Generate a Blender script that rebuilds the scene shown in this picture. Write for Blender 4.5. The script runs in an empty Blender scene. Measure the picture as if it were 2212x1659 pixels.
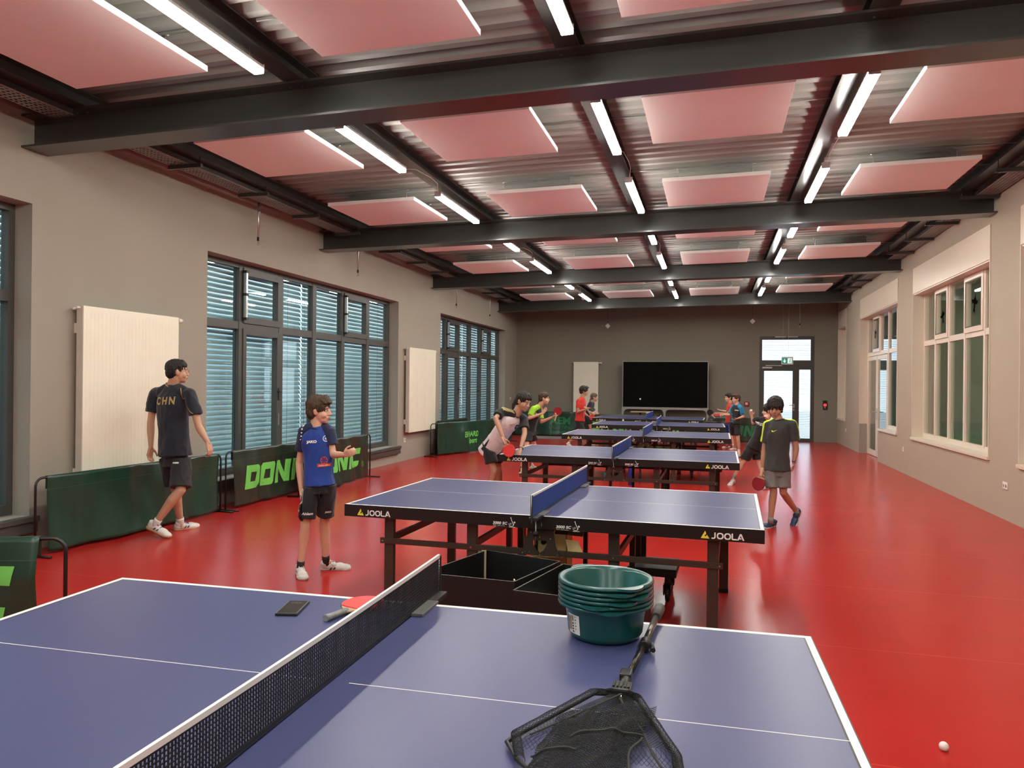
import bpy, bmesh, math, random
from mathutils import Vector, Matrix, noise
from mathutils.bvhtree import BVHTree
R_ = math.radians
SC = bpy.context.scene
COL = SC.collection
# ------------------------------------------------------------------ camera
def make_camera():
    yaw, pitch, roll, f = -0.2644, -0.0001, 0.0101, 1604.0
    cy, sy, cp, sp = math.cos(yaw), math.sin(yaw), math.cos(pitch), math.sin(pitch)
    fw = Vector((sy*cp, cy*cp, sp)); r = Vector((cy, -sy, 0)); u = r.cross(fw)
    r2 = r*math.cos(roll)+u*math.sin(roll); u2 = u*math.cos(roll)-r*math.sin(roll)
    cam = bpy.data.cameras.new('camera'); o = bpy.data.objects.new('camera', cam); COL.objects.link(o)
    cam.sensor_width = 36; cam.sensor_fit = 'HORIZONTAL'; cam.lens = f/2212*36
    cam.clip_start = .05; cam.clip_end = 200
    M = Matrix(((r2.x, u2.x, -fw.x, 0), (r2.y, u2.y, -fw.y, 0), (r2.z, u2.z, -fw.z, 1.6), (0, 0, 0, 1)))
    o.matrix_world = M
    SC.camera = o
make_camera()
# ------------------------------------------------------------------ light and exposure
WORLD_STRENGTH = 3.2
LAMP_GLOW = 72.0        # radiance of the strip lights' opal covers
SC.view_settings.view_transform = 'Standard'; SC.view_settings.look = 'None'
SC.view_settings.gamma = 1.0; SC.view_settings.use_curve_mapping = False
SC.view_settings.exposure = 0.12
w = bpy.data.worlds.new('overcast_day'); SC.world = w; w.use_nodes = True
_n = w.node_tree.nodes; _bg = _n['Background']
_tc = _n.new('ShaderNodeTexCoord'); _sp = _n.new('ShaderNodeSeparateXYZ'); _cr = _n.new('ShaderNodeValToRGB')
w.node_tree.links.new(_tc.outputs['Generated'], _sp.inputs[0]); w.node_tree.links.new(_sp.outputs['Z'], _cr.inputs[0])
w.node_tree.links.new(_cr.outputs[0], _bg.inputs[0])
_cr.color_ramp.elements[0].position = 0.0; _cr.color_ramp.elements[0].color = (.62, .72, .80, 1)
_cr.color_ramp.elements[1].position = 0.8; _cr.color_ramp.elements[1].color = (.72, .86, 1, 1)
_bg.inputs[1].default_value = WORLD_STRENGTH
SC.cycles.max_bounces = 8; SC.cycles.diffuse_bounces = 4; SC.cycles.glossy_bounces = 3
SC.cycles.transparent_max_bounces = 12; SC.cycles.transmission_bounces = 4
SC.cycles.sample_clamp_indirect = 6.0
SC.cycles.caustics_reflective = True; SC.cycles.blur_glossy = 1.0; SC.cycles.caustics_refractive = False
# room constants (metres; camera stands at x 0, y 0)
XL, XR, YB, YF = -6.12, 3.46, 23.13, -4.7
def roof(x): return .0125*(x-XL)         # the steel roof falls slightly to the left
BEAM_Y = [-5.0, .25, 5.51, 10.82, 15.70, 21.02]   # centre lines of the main beams
LAMP_COLS = [-3.30, -.96, 1.15]
BAY_OFF = [-10.5, -5.29, 0.0, 4.93, 10.15]
LAMPS = [(cx, y0+b, y1+b) for b in BAY_OFF for (y0, y1) in ((6.10, 7.52), (8.60, 10.15)) for cx in LAMP_COLS if y0+b > YF+.2]
# ------------------------------------------------------------------ materials
MATS = {}
def mat(name, col, rough=.5, metal=0., var=.06, scale=6., bump=0., bscale=60., stretch=None, emit=None, spec=None, coat=0., trans=0., sheen=0., sss=0.):
    if name in MATS: return MATS[name]
    m = bpy.data.materials.new(name); m.use_nodes = True; N = m.node_tree.nodes; K = m.node_tree.links
    b = N['Principled BSDF']; b.inputs['Roughness'].default_value = rough; b.inputs['Metallic'].default_value = metal
    if spec is not None: b.inputs['Specular IOR Level'].default_value = spec
    if coat: b.inputs['Coat Weight'].default_value = coat; b.inputs['Coat Roughness'].default_value = .15
    if sheen: b.inputs['Sheen Weight'].default_value = sheen
    if sss: b.inputs['Subsurface Weight'].default_value = sss; b.inputs['Subsurface Radius'].default_value = (.02, .008, .004)
    tc = N.new('ShaderNodeTexCoord'); mp = N.new('ShaderNodeMapping'); K.new(tc.outputs['Object'], mp.inputs[0])
    if stretch: mp.inputs['Scale'].default_value = stretch
    nz = N.new('ShaderNodeTexNoise'); nz.inputs['Scale'].default_value = scale; nz.inputs['Detail'].default_value = 4
    K.new(mp.outputs[0], nz.inputs[0])
    mx = N.new('ShaderNodeMix'); mx.data_type = 'RGBA'
    c = Vector(col)
    mx.inputs[6].default_value = (*[max(0, x*(1-var*2)) for x in c], 1); mx.inputs[7].default_value = (*[min(1, x*(1+var*2)) for x in c], 1)
    K.new(nz.outputs[0], mx.inputs[0]); K.new(mx.outputs[2], b.inputs['Base Color'])
    if bump:
        n2 = N.new('ShaderNodeTexNoise'); n2.inputs['Scale'].default_value = bscale; n2.inputs['Detail'].default_value = 5; K.new(mp.outputs[0], n2.inputs[0])
        bp = N.new('ShaderNodeBump'); bp.inputs['Strength'].default_value = bump; bp.inputs['Distance'].default_value = .01
        K.new(n2.outputs[0], bp.inputs['Height']); K.new(bp.outputs[0], b.inputs['Normal'])
    if emit:
        b.inputs['Emission Color'].default_value = (*emit[:3], 1); b.inputs['Emission Strength'].default_value = emit[3]
    MATS[name] = m
    return m
def glass(name, tint=(.9, .97, .95), refl=1.0):
    if name in MATS: return MATS[name]
    m = bpy.data.materials.new(name); m.use_nodes = True; N = m.node_tree.nodes; K = m.node_tree.links
    N.remove(N['Principled BSDF']); out = N['Material Output']
    tr = N.new('ShaderNodeBsdfTransparent'); tr.inputs[0].default_value = (*tint, 1)
    gl = N.new('ShaderNodeBsdfGlossy'); gl.inputs['Roughness'].default_value = .01; gl.inputs['Color'].default_value = (refl, refl, refl, 1)
    lw = N.new('ShaderNodeLayerWeight'); lw.inputs[0].default_value = .5
    pw = N.new('ShaderNodeMath'); pw.operation = 'POWER'; pw.inputs[1].default_value = 4.; K.new(lw.outputs['Facing'], pw.inputs[0])
    ma = N.new('ShaderNodeMath'); ma.operation = 'MULTIPLY_ADD'; ma.inputs[1].default_value = .85; ma.inputs[2].default_value = .07; K.new(pw.outputs[0], ma.inputs[0])
    ge = N.new('ShaderNodeNewGeometry'); iv = N.new('ShaderNodeMath'); iv.operation = 'SUBTRACT'; iv.inputs[0].default_value = 1.; K.new(ge.outputs['Backfacing'], iv.inputs[1])
    ml = N.new('ShaderNodeMath'); ml.operation = 'MULTIPLY'; K.new(ma.outputs[0], ml.inputs[0]); K.new(iv.outputs[0], ml.inputs[1])
    mx = N.new('ShaderNodeMixShader'); K.new(ml.outputs[0], mx.inputs[0]); K.new(tr.outputs[0], mx.inputs[1]); K.new(gl.outputs[0], mx.inputs[2])
    K.new(mx.outputs[0], out.inputs[0]); MATS[name] = m; return m
# ------------------------------------------------------------------ mesh helpers
MW = {}
def inv(parent):
    while parent is not None and parent.name not in MW: parent = parent.parent
    return MW[parent.name].inverted() if parent is not None else Matrix()
class MB:
    def __init__(s): s.v = []; s.f = []; s.sm = []
    def add(s, vs, fs, smooth=False, M=None):
        n = len(s.v)
        s.v += [tuple(M @ Vector(p)) if M is not None else tuple(p) for p in vs]
        s.f += [tuple(i+n for i in f) for f in fs]; s.sm += [smooth]*len(fs); return s
    def box(s, x0, x1, y0, y1, z0, z1, M=None, bev=0.):
        e = (len(s.f)//6 % 9)*.00009     # keeps joined boxes from sharing a plane
        x0, x1, y0, y1, z0, z1 = x0-e, x1+e, y0-e, y1+e, z0-e, z1+e
        if bev <= 0:
            vs = [(x, y, z) for z in (z0, z1) for y in (y0, y1) for x in (x0, x1)]
            return s.add(vs, [(0, 2, 3, 1), (4, 5, 7, 6), (0, 1, 5, 4), (2, 6, 7, 3), (0, 4, 6, 2), (1, 3, 7, 5)], M=M)
        b = bmesh.new(); bmesh.ops.create_cube(b, size=1)
        bmesh.ops.scale(b, vec=(x1-x0, y1-y0, z1-z0), verts=b.verts); bmesh.ops.translate(b, vec=((x0+x1)/2, (y0+y1)/2, (z0+z1)/2), verts=b.verts)
        bmesh.ops.bevel(b, geom=b.edges[:], offset=bev, segments=2, affect='EDGES', profile=.6)
        b.verts.index_update(); s.add([v.co[:] for v in b.verts], [[v.index for v in f.verts] for f in b.faces], M=M); b.free(); return s
    def tube(s, pts, r, n=8, closed=False, caps=True, M=None, radii=None, flat=(1., 1.)):
        pts = [Vector(p) for p in pts]; k = len(pts); rings = []; vs = []; fs = []
        up = None
        for i, p in enumerate(pts):
            a = pts[(i-1) % k] if (i > 0 or closed) else p; b = pts[(i+1) % k] if (i < k-1 or closed) else p
            t = (b-a); t = t.normalized() if t.length > 1e-9 else Vector((0, 0, 1))
            if up is None:
                up = Vector((0, 0, 1)) if abs(t.z) < .9 else Vector((1, 0, 0))
            x = up.cross(t)
            if x.length < 1e-6: x = Vector((0, 1, 0)).cross(t)
            x.normalize(); y = t.cross(x); up = y
            rr = radii[i] if radii else r
            vs += [p+(x*math.cos(2*math.pi*j/n)*flat[0]+y*math.sin(2*math.pi*j/n)*flat[1])*rr for j in range(n)]
        for i in range(k if closed else k-1):
            for j in range(n):
                a = i*n+j; b = i*n+(j+1) % n; c = ((i+1) % k)*n+(j+1) % n; d = ((i+1) % k)*n+j; fs.append((a, b, c, d))
        s.add(vs, fs, True, M)
        if caps and not closed:
            s.add(vs[:n], [tuple(reversed(range(n)))], False, M); s.add(vs[-n:], [tuple(range(n))], False, M)
        return s
    def lathe(s, prof, n=24, M=None, sx=1., sy=1., closed_prof=False):
        vs = []; fs = []; k = len(prof)
        for (r, z) in prof: vs += [(r*math.cos(2*math.pi*j/n)*sx, r*math.sin(2*math.pi*j/n)*sy, z) for j in range(n)]
        for i in range(k if closed_prof else k-1):
            for j in range(n):
                i2 = (i+1) % k; fs.append((i*n+j, i*n+(j+1) % n, i2*n+(j+1) % n, i2*n+j))
        return s.add(vs, fs, True, M)
    def prism(s, poly, a, b, axis='z', M=None):
        # poly: 2D outline, extruded from a to b along axis; poly coords fill the two other axes in order
        n = len(poly)
        def P(u, v, w_): return {'z': (u, v, w_), 'y': (u, w_, v), 'x': (w_, u, v)}[axis]
        vs = [P(u, v, a) for u, v in poly]+[P(u, v, b) for u, v in poly]
        fs = [tuple(range(n)), tuple(range(2*n-1, n-1, -1))]+[(i, i+n, (i+1) % n+n, (i+1) % n) for i in range(n)]
        return s.add(vs, fs, M=M)
    def ball(s, c, r, n=16, M=None, sc=(1, 1, 1)):
        vs = []; fs = []; m = n//2
        for i in range(m+1):
            t = math.pi*i/m
            for j in range(n): vs.append((c[0]+r*sc[0]*math.sin(t)*math.cos(2*math.pi*j/n), c[1]+r*sc[1]*math.sin(t)*math.sin(2*math.pi*j/n), c[2]+r*sc[2]*math.cos(t)))
        for i in range(m):
            for j in range(n): fs.append((i*n+j, (i+1)*n+j, (i+1)*n+(j+1) % n, i*n+(j+1) % n))
        return s.add(vs, fs, True, M)
    def mesh(s, name, fix=True):
        me = bpy.data.meshes.new(name); me.from_pydata(s.v, [], s.f)
        if any(s.sm): me.polygons.foreach_set('use_smooth', s.sm)
        if fix:
            b = bmesh.new(); b.from_mesh(me); bmesh.ops.remove_doubles(b, verts=b.verts, dist=1e-6); bmesh.ops.recalc_face_normals(b, faces=b.faces); b.to_mesh(me); b.free()
        me.update(); return me
    def build(s, name, m, parent=None, world=True, fix=True):
        if parent is not None and world:
            I = inv(parent); s.v = [tuple(I @ Vector(p)) for p in s.v]
        me = s.mesh(name, fix); me.materials.append(m)
        return link(name, me, parent)
def link(name, me, parent=None):
    o = bpy.data.objects.new(name, me); COL.objects.link(o); o.parent = parent; return o
def tag(o, label=None, cat=None, group=None, kind=None):
    if label: o['label'] = label
    if cat: o['category'] = cat
    if group: o['group'] = group
    if kind: o['kind'] = kind
    return o
def thing(name, label, cat, loc=(0, 0, 0), rz=0., group=None, kind=None):
    o = bpy.data.objects.new(name, None); COL.objects.link(o); o.location = loc; o.rotation_euler = (0, 0, rz); o.empty_display_size = .1
    MW[o.name] = Matrix.Translation(loc) @ Matrix.Rotation(rz, 4, 'Z')
    return tag(o, label, cat, group, kind)
def root(name, kind='structure', loc=(0, 0, 0)):
    return thing(name, None, None, loc, 0, None, kind)
def dup(r, loc=None, rz=None, label=None, group=None, skip=()):
    c = r.copy(); COL.objects.link(c)
    if loc is not None: c.location = loc
    if rz is not None: c.rotation_euler = (0, 0, rz)
    if label: c['label'] = label
    if group: c['group'] = group
    MW[c.name] = Matrix.Translation(c.location) @ Matrix.Rotation(c.rotation_euler[2], 4, 'Z')
    for ch in list(r.children):
        if any(ch.name.startswith(q) for q in skip): continue
        d = ch.copy(); COL.objects.link(d); d.parent = c
        for g in ch.children:
            e = g.copy(); COL.objects.link(e); e.parent = d
    return c
def share(src, name, parent, loc=(0, 0, 0), rot=(0, 0, 0)):
    o = bpy.data.objects.new(name, src.data); COL.objects.link(o); o.parent = parent; o.location = loc; o.rotation_euler = rot; return o
# ------------------------------------------------------------------ lettering
def text_mesh(s, size=1., bold=0., shear=0., sx=1., font_space=1.):
    cu = bpy.data.curves.new('t', 'FONT'); cu.body = s; cu.size = size; cu.offset = bold; cu.shear = shear; cu.space_character = font_space
    cu.align_x = 'CENTER'; cu.align_y = 'CENTER'; cu.resolution_u = 4
    o = bpy.data.objects.new('t', cu); COL.objects.link(o); dg = bpy.context.evaluated_depsgraph_get(); dg.update()
    me = bpy.data.meshes.new_from_object(o.evaluated_get(dg)); bpy.data.objects.remove(o)
    vs = [(v.co.x*sx, v.co.y) for v in me.vertices]; fs = [tuple(p.vertices) for p in me.polygons]
    bpy.data.meshes.remove(me); return vs, fs
def poly_mesh(polys):
    """2D polygons (outline, *holes) -> triangulated verts, faces"""
    from mathutils.geometry import tessellate_polygon
    vs = []; fs = []
    for rings in polys:
        n = len(vs); flat = [p for r in rings for p in r]; vs += flat
        for t in tessellate_polygon([[Vector((x, y, 0)) for x, y in r] for r in rings]): fs.append(tuple(i+n for i in t))
    return vs, fs
def stroke(pts, wd):
    """mitred stroke of a polyline as one 2D outline"""
    P = [Vector(p) for p in pts]; L = []; Rr = []
    for i, p in enumerate(P):
        d1 = (p-P[i-1]).normalized() if i else None; d2 = (P[i+1]-p).normalized() if i < len(P)-1 else None
        if d1 is None: n = Vector((-d2.y, d2.x)); k = 1
        elif d2 is None: n = Vector((-d1.y, d1.x)); k = 1
        else:
            n1 = Vector((-d1.y, d1.x)); n2 = Vector((-d2.y, d2.x)); n = (n1+n2)
            n = n.normalized() if n.length > 1e-6 else n1; k = 1/max(.4, n.dot(n1))
        L.append(tuple(p+n*wd/2*k)); Rr.append(tuple(p-n*wd/2*k))
    return L+Rr[::-1]
def rrect(x0, y0, x1, y1, r, n=4):
    out = []
    for cx, cy, a0 in ((x1-r, y1-r, 0), (x0+r, y1-r, 90), (x0+r, y0+r, 180), (x1-r, y0+r, 270)):
        for i in range(n+1):
            a = R_(a0+90*i/n); out.append((cx+r*math.cos(a), cy+r*math.sin(a)))
    return out
def subdiv(vs, fs, maxlen):
    b = bmesh.new(); V = [b.verts.new((x, y, 0)) for x, y in vs]
    for f in fs:
        try: b.faces.new([V[i] for i in f])
        except ValueError: pass
    for _ in range(5):
        E = [e for e in b.edges if e.calc_length() > maxlen]
        if not E: break
        bmesh.ops.subdivide_edges(b, edges=E, cuts=1)
        bmesh.ops.triangulate(b, faces=b.faces[:])
    b.verts.index_update()
    o = [(v.co.x, v.co.y) for v in b.verts], [tuple(v.index for v in f.verts) for f in b.faces]
    b.free(); return o
def decal(name, vf, org, X, Y, m, parent, target=None, off=.0015, maxlen=None, reach=.35):
    """flat print laid on a surface: plane at org with axes X, Y; pushed onto target (BVH in world space)"""
    vs, fs = vf
    if maxlen: vs, fs = subdiv(vs, fs, maxlen)
    org = Vector(org); X = Vector(X).normalized(); Y = Vector(Y); Y = (Y-X*Y.dot(X)).normalized(); n = X.cross(Y)
    out = []
    for x, y in vs:
        p = org+X*x+Y*y
        if target is not None:
            h = target.ray_cast(p+n*reach, -n, reach*2)
            if h[0] is not None:
                hn = h[1]; hn = hn if hn.dot(n) > 0 else -hn
                p = h[0]+(hn*.5+n*.5).normalized()*off
            else:
                h = target.find_nearest(p)
                if h[0] is not None: p = h[0]+n*off
        else: p = p+n*off
        out.append(tuple(p))
    b = MB(); b.add(out, fs)
    return b.build(name, m, parent, fix=False)
# ================================================================== room shell
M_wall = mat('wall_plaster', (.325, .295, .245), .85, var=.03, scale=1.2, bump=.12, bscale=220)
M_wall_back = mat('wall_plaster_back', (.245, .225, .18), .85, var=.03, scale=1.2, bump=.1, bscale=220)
M_white = mat('cream_lining', (.72, .62, .50), .28, var=.02)
M_frame_dark = mat('anthracite_frame', (.065, .065, .058), .42, var=.05)
M_frame_light = mat('cream_frame', (.74, .64, .52), .32, var=.02)
M_steel = mat('painted_steel', (.042, .043, .040), .34, var=.12, scale=3, bump=.04, bscale=40, coat=.25)
M_deck = mat('galvanised_deck', (.30, .29, .265), .5, metal=.2, var=.10, scale=2.5, stretch=(.4, 3, 1))
M_tray = mat('perforated_tray', (.30, .29, .27), .45, metal=.5, var=.1)
M_glass = glass('window_glass', (.86, .94, .94))
M_glass2 = glass('window_glass_clear', (.86, .92, .88))
M_galv = mat('galvanised_rod', (.55, .55, .52), .3, metal=.9, var=.05)
M_slat = mat('blind_slat', (.42, .50, .52), .33, metal=.25, var=.05, scale=2)
M_slat_white = mat('blind_slat_white', (.80, .84, .86), .5, var=.02)
M_dark = mat('dark_plastic', (.012, .012, .012), .4, var=.1)
M_plastic_white = mat('white_plastic', (.78, .76, .70), .35, var=.02)
M_rad = mat('radiator_enamel', (.86, .835, .69), .22, var=.02, coat=.3)
M_chrome = mat('chrome', (.75, .75, .74), .2, metal=1., var=.03)
M_concrete = mat('outside_paving', (.35, .34, .32), .9, var=.1)
def floor_material():
    m = bpy.data.materials.new('red_sports_floor'); m.use_nodes = True; N = m.node_tree.nodes; K = m.node_tree.links; b = N['Principled BSDF']
    tc = N.new('ShaderNodeTexCoord')
    nz = N.new('ShaderNodeTexNoise'); nz.inputs['Scale'].default_value = 1.1; nz.inputs['Detail'].default_value = 5; K.new(tc.outputs['Object'], nz.inputs[0])
    mx = N.new('ShaderNodeMix'); mx.data_type = 'RGBA'; mx.inputs[6].default_value = (.43, .018, .015, 1); mx.inputs[7].default_value = (.50, .025, .020, 1); K.new(nz.outputs[0], mx.inputs[0])
    # weld seams every 2 m across the hall
    sp = N.new('ShaderNodeSeparateXYZ'); K.new(tc.outputs['Object'], sp.inputs[0])
    ad = N.new('ShaderNodeMath'); ad.operation = 'ADD'; ad.inputs[1].default_value = 20.55; K.new(sp.outputs['Y'], ad.inputs[0])
    md = N.new('ShaderNodeMath'); md.operation = 'PINGPONG'; md.inputs[1].default_value = .75; K.new(ad.outputs[0], md.inputs[0])
    lt = N.new('ShaderNodeMath'); lt.operation = 'LESS_THAN'; lt.inputs[1].default_value = .0028; K.new(md.outputs[0], lt.inputs[0])
    m2 = N.new('ShaderNodeMix'); m2.data_type = 'RGBA'; K.new(lt.outputs[0], m2.inputs[0]); K.new(mx.outputs[2], m2.inputs[6]); m2.inputs[7].default_value = (.56, .06, .045, 1)
    K.new(m2.outputs[2], b.inputs['Base Color'])
    n2 = N.new('ShaderNodeTexNoise'); n2.inputs['Scale'].default_value = .6; n2.inputs['Detail'].default_value = 6; K.new(tc.outputs['Object'], n2.inputs[0])
    mr = N.new('ShaderNodeMapRange'); mr.inputs[3].default_value = .19; mr.inputs[4].default_value = .22; K.new(n2.outputs[0], mr.inputs[0]); K.new(mr.outputs[0], b.inputs['Roughness'])
    n3 = N.new('ShaderNodeTexNoise'); n3.inputs['Scale'].default_value = 90; n3.inputs['Detail'].default_value = 4; K.new(tc.outputs['Object'], n3.inputs[0])
    bp = N.new('ShaderNodeBump'); bp.inputs['Strength'].default_value = .06; bp.inputs['Distance'].default_value = .01; K.new(n3.outputs[0], bp.inputs['Height']); K.new(bp.outputs[0], b.inputs['Normal'])
    b.inputs['Specular IOR Level'].default_value = .17
    return m
M_floor = floor_material()
b = MB(); b.box(XL-.4, XR+.4, YF-.4, YB+.4, -.2, 0)
tag(b.build('floor', M_floor), kind='structure')
def wall_x(name, x0, x1, holes, m, y0=YF, y1=YB, z1=4.26):
    b = MB(); ys = sorted({y0, y1, *[h[0] for h in holes], *[h[1] for h in holes]})
    for a, c in zip(ys, ys[1:]):
        hs = sorted([(h[2], h[3]) for h in holes if h[0] <= a+1e-6 and h[1] >= c-1e-6]); z = 0
        for (za, zb) in hs:
            if za > z: b.box(x0, x1, a, c, z, za)
            z = zb
        b.box(x0, x1, a, c, z, z1)
    return tag(b.build(name, m), kind='structure')
LW = [(-.40, 5.49), (7.97, 13.82), (16.20, 21.78)]     # left windows (y from, y to)
LZ = (.33, 3.23)
RW = [(6.05, 9.91), (10.90, 14.75), (21.70, 23.0)]    # right windows
RZ = (.71, 3.28)
wall_x('wall_left', XL-.34, XL, [(a, c, *LZ) for a, c in LW], M_wall)
M_wall_r = mat('wall_plaster_right', (.40, .335, .255), .85, var=.03, scale=1.2, bump=.12, bscale=220)
wall_x('wall_right', XR, XR+.30, [(a, c, *RZ) for a, c in RW]+[(15.88, 17.62, RZ[0], RZ[1]), (17.62, 19.72, 0, RZ[1])], M_wall_r)
# back wall with the exit door opening
DX0, DX1, DZ = 1.32, 2.84, 3.08
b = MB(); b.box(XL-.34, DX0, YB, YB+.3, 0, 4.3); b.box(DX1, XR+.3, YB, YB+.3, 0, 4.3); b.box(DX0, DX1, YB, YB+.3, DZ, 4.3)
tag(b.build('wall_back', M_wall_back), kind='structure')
b = MB(); b.box(XL-.34, XR+.3, YF-.3, YF, 0, 4.3); tag(b.build('wall_front', M_wall), kind='structure')
# trapezoidal steel deck
b = MB(); p = .207; prof = []
y = YF-.1
while y < YB+.1:
    prof += [(y, 4.215), (y+.035, 4.158), (y+.110, 4.158), (y+.145, 4.215)]; y += p
vs = []; fs = []
for x in (XL-.1, XR+.1): vs += [(x, yy, zz+roof(x)) for yy, zz in prof]
k = len(prof)
for i in range(k-1): fs.append((i, i+1, i+1+k, i+k))
b.add(vs, fs)
x0, x1 = XL-.1, XR+.1  # unseen solid slab over the deck, added to block light from above
b.add([(x0, YF-.3, 4.22+roof(x0)), (x1, YF-.3, 4.22+roof(x1)), (x1, YB+.3, 4.22+roof(x1)), (x0, YB+.3, 4.22+roof(x0)), (x0, YF-.3, 4.4), (x1, YF-.3, 4.5), (x1, YB+.3, 4.5), (x0, YB+.3, 4.4)],
      [(0, 1, 2, 3), (4, 7, 6, 5), (0, 4, 5, 1), (1, 5, 6, 2), (2, 6, 7, 3), (3, 7, 4, 0)])
tag(b.build('ceiling', M_deck), kind='structure')
# main beams (HEA section) and purlins (IPE section)
def isec(w_, h, tf, tw, z): a = w_/2; c = tw/2; return [(-a, z), (a, z), (a, z+tf), (c, z+tf), (c, z+h-tf), (a, z+h-tf), (a, z+h), (-a, z+h), (-a, z+h-tf), (-c, z+h-tf), (-c, z+tf), (-a, z+tf)]
for i, yc in enumerate(BEAM_Y):
    if yc < YF: continue
    sec = isec(.285, .305, .018, .012, 3.715); vs = []
    for x in (XL, XR): vs += [(x, yc+u, v+roof(x)) for u, v in sec]
    b = MB(); n = len(sec)
    b.add(vs, [tuple(range(n)), tuple(range(2*n-1, n-1, -1))]+[(j, j+n, (j+1) % n+n, (j+1) % n) for j in range(n)])
    o = b.build('steel_beam', M_steel); tag(o, ['dark steel beam overhead beside the camera', 'dark steel I-beam crossing the hall over the nearest pair of tables', 'second dark steel I-beam, above the far end of the big left window', 'third dark steel I-beam, near the start of the far left window', 'last dark steel I-beam, close to the back wall'][max(0, i-1)], 'beam', kind='structure')
    for cx in (-5.49, -3.33, -1.06, 1.07, 3.12):
        for dx in (-.055, .055):
            b2 = MB(); zz = 4.002-.012+roof(cx+dx)
            b2.prism([(.011*math.cos(R_(60*q))+cx+dx, .011*math.sin(R_(60*q))+yc-.09) for q in range(6)], zz-.014, zz)
            b2.build('bolt', M_steel, o)
PURX = [-5.49, -3.33, -1.06, 1.07, 3.12]
for i, cx in enumerate(PURX):
    sec = isec(.18, .125, .010, .009, 4.022+roof(cx)); b = MB(); b.prism([(cx+u, v) for u, v in sec], YF, YB, 'y')
    o = b.build('steel_purlin', M_steel)
    tag(o, ['dark lengthwise roof girder beside the left wall', 'dark lengthwise roof girder above the left row of strip lights', 'dark lengthwise roof girder above the middle row of strip lights', 'dark lengthwise roof girder above the right row of strip lights', 'dark lengthwise roof girder beside the right wall'][i], 'girder', kind='structure')
# ------------------------------------------------------------------ windows on the left
def pane(name, x, y0, y1, z0, z1, m, parent):
    b = MB(); b.box(x-.006, x+.006, y0, y1, z0, z1); return b.build(name, m, parent)
def left_window(n, ya, yb, handles):
    r = root('window_%d' % n, loc=(XL, (ya+yb)/2, LZ[0])); xf0, xf1 = XL-.29, XL-.20; z0, z1 = LZ; zt = 2.38; f = .065
    cols = [ya+(yb-ya)*i/6 for i in range(7)]
    b = MB()
    b.box(xf0, xf1, ya, yb, z0, z0+.10); b.box(xf0, xf1, ya, yb, z1-f, z1); b.box(xf0, xf1, ya, ya+f, z0, z1); b.box(xf0, xf1, yb-f, yb, z0, z1)
    b.box(xf0, xf1, ya, yb, zt-.06, zt+.045)
    b.build('window_frame', M_frame_dark, r)
    for c in cols[1:-1]:
        b = MB(); b.box(xf0, xf1+.008, c-.055, c+.055, z0+.08, z1-.02); b.build('mullion', M_frame_dark, r)
    for i in range(6):
        a, c = cols[i]+.055, cols[i+1]-.055
        if i in (1, 4):       # opening top light with its own deeper sash
            s = MB(); xs0, xs1 = xf0+.02, xf1+.025
            s.box(xs0, xs1, a-.03, c+.03, zt+.03, zt+.12); s.box(xs0, xs1, a-.03, c+.03, z1-.15, z1-.05); s.box(xs0, xs1, a-.03, a+.055, zt+.12, z1-.15); s.box(xs0, xs1, c-.055, c+.03, zt+.12, z1-.15)
            sa = s.build('sash', M_frame_dark, r)
            pane('pane', xf0+.045, a+.05, c-.05, zt+.11, z1-.14, M_glass, sa)
            t = MB(); t.box(xs1, xs1+.05, a-.045, a-.005, zt+.08, z1-.10, bev=.006); dv = t.build('window_opener', M_galv, r)
            t = MB()
            for q in (zt+.07, (zt+z1)/2-.02, z1-.13): t.box(xs1-.005, xs1+.057, a-.052, a+.002, q, q+.035)
            t.build('clamp', M_dark, dv)
        else: pane('pane', xf0+.045, a, c, zt+.045, z1-f, M_glass, r)
        pane('pane', xf0+.045, a, c, z0+.10, zt-.06, M_glass, r)
    if handles:
        s = MB(); a, c = cols[1]+.055, cols[2]-.055; xs0, xs1 = xf0+.02, xf1+.022
        s.box(xs0, xs1, a-.03, a+.045, z0+.03, zt-.05); s.box(xs0, xs1, c-.06, c+.03, z0+.03, zt-.05); s.box(xs0, xs1, a, c, z0+.03, z0+.13); s.box(xs0, xs1, a, c, zt-.13, zt-.05)
        sa = s.build('sash', M_frame_dark, r)
        t = MB(); t.box(xs1, xs1+.012, c-.035, c-.005, 1.32, 1.50); t.tube([(xs1, c-.02, 1.45), (xs1+.05, c-.02, 1.45), (xs1+.055, c-.13, 1.455)], .011); t.build('handle', M_dark, sa)
        t = MB(); t.box(xs1, xs1+.01, c-.03, c-.01, .95, 1.12); t.build('lock_plate', M_galv, sa)
    b = MB(); b.box(XL-.20, XL+.075, ya-.04, yb+.05, z0-.05, z0, bev=.006); b.box(XL, XL+.055, ya-.04, yb+.04, z0-.15, z0-.05)
    b.build('sill', M_frame_dark, r)
for i, (ya, yb) in enumerate(LW): left_window(i+1, ya, yb, i > 0)
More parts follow.
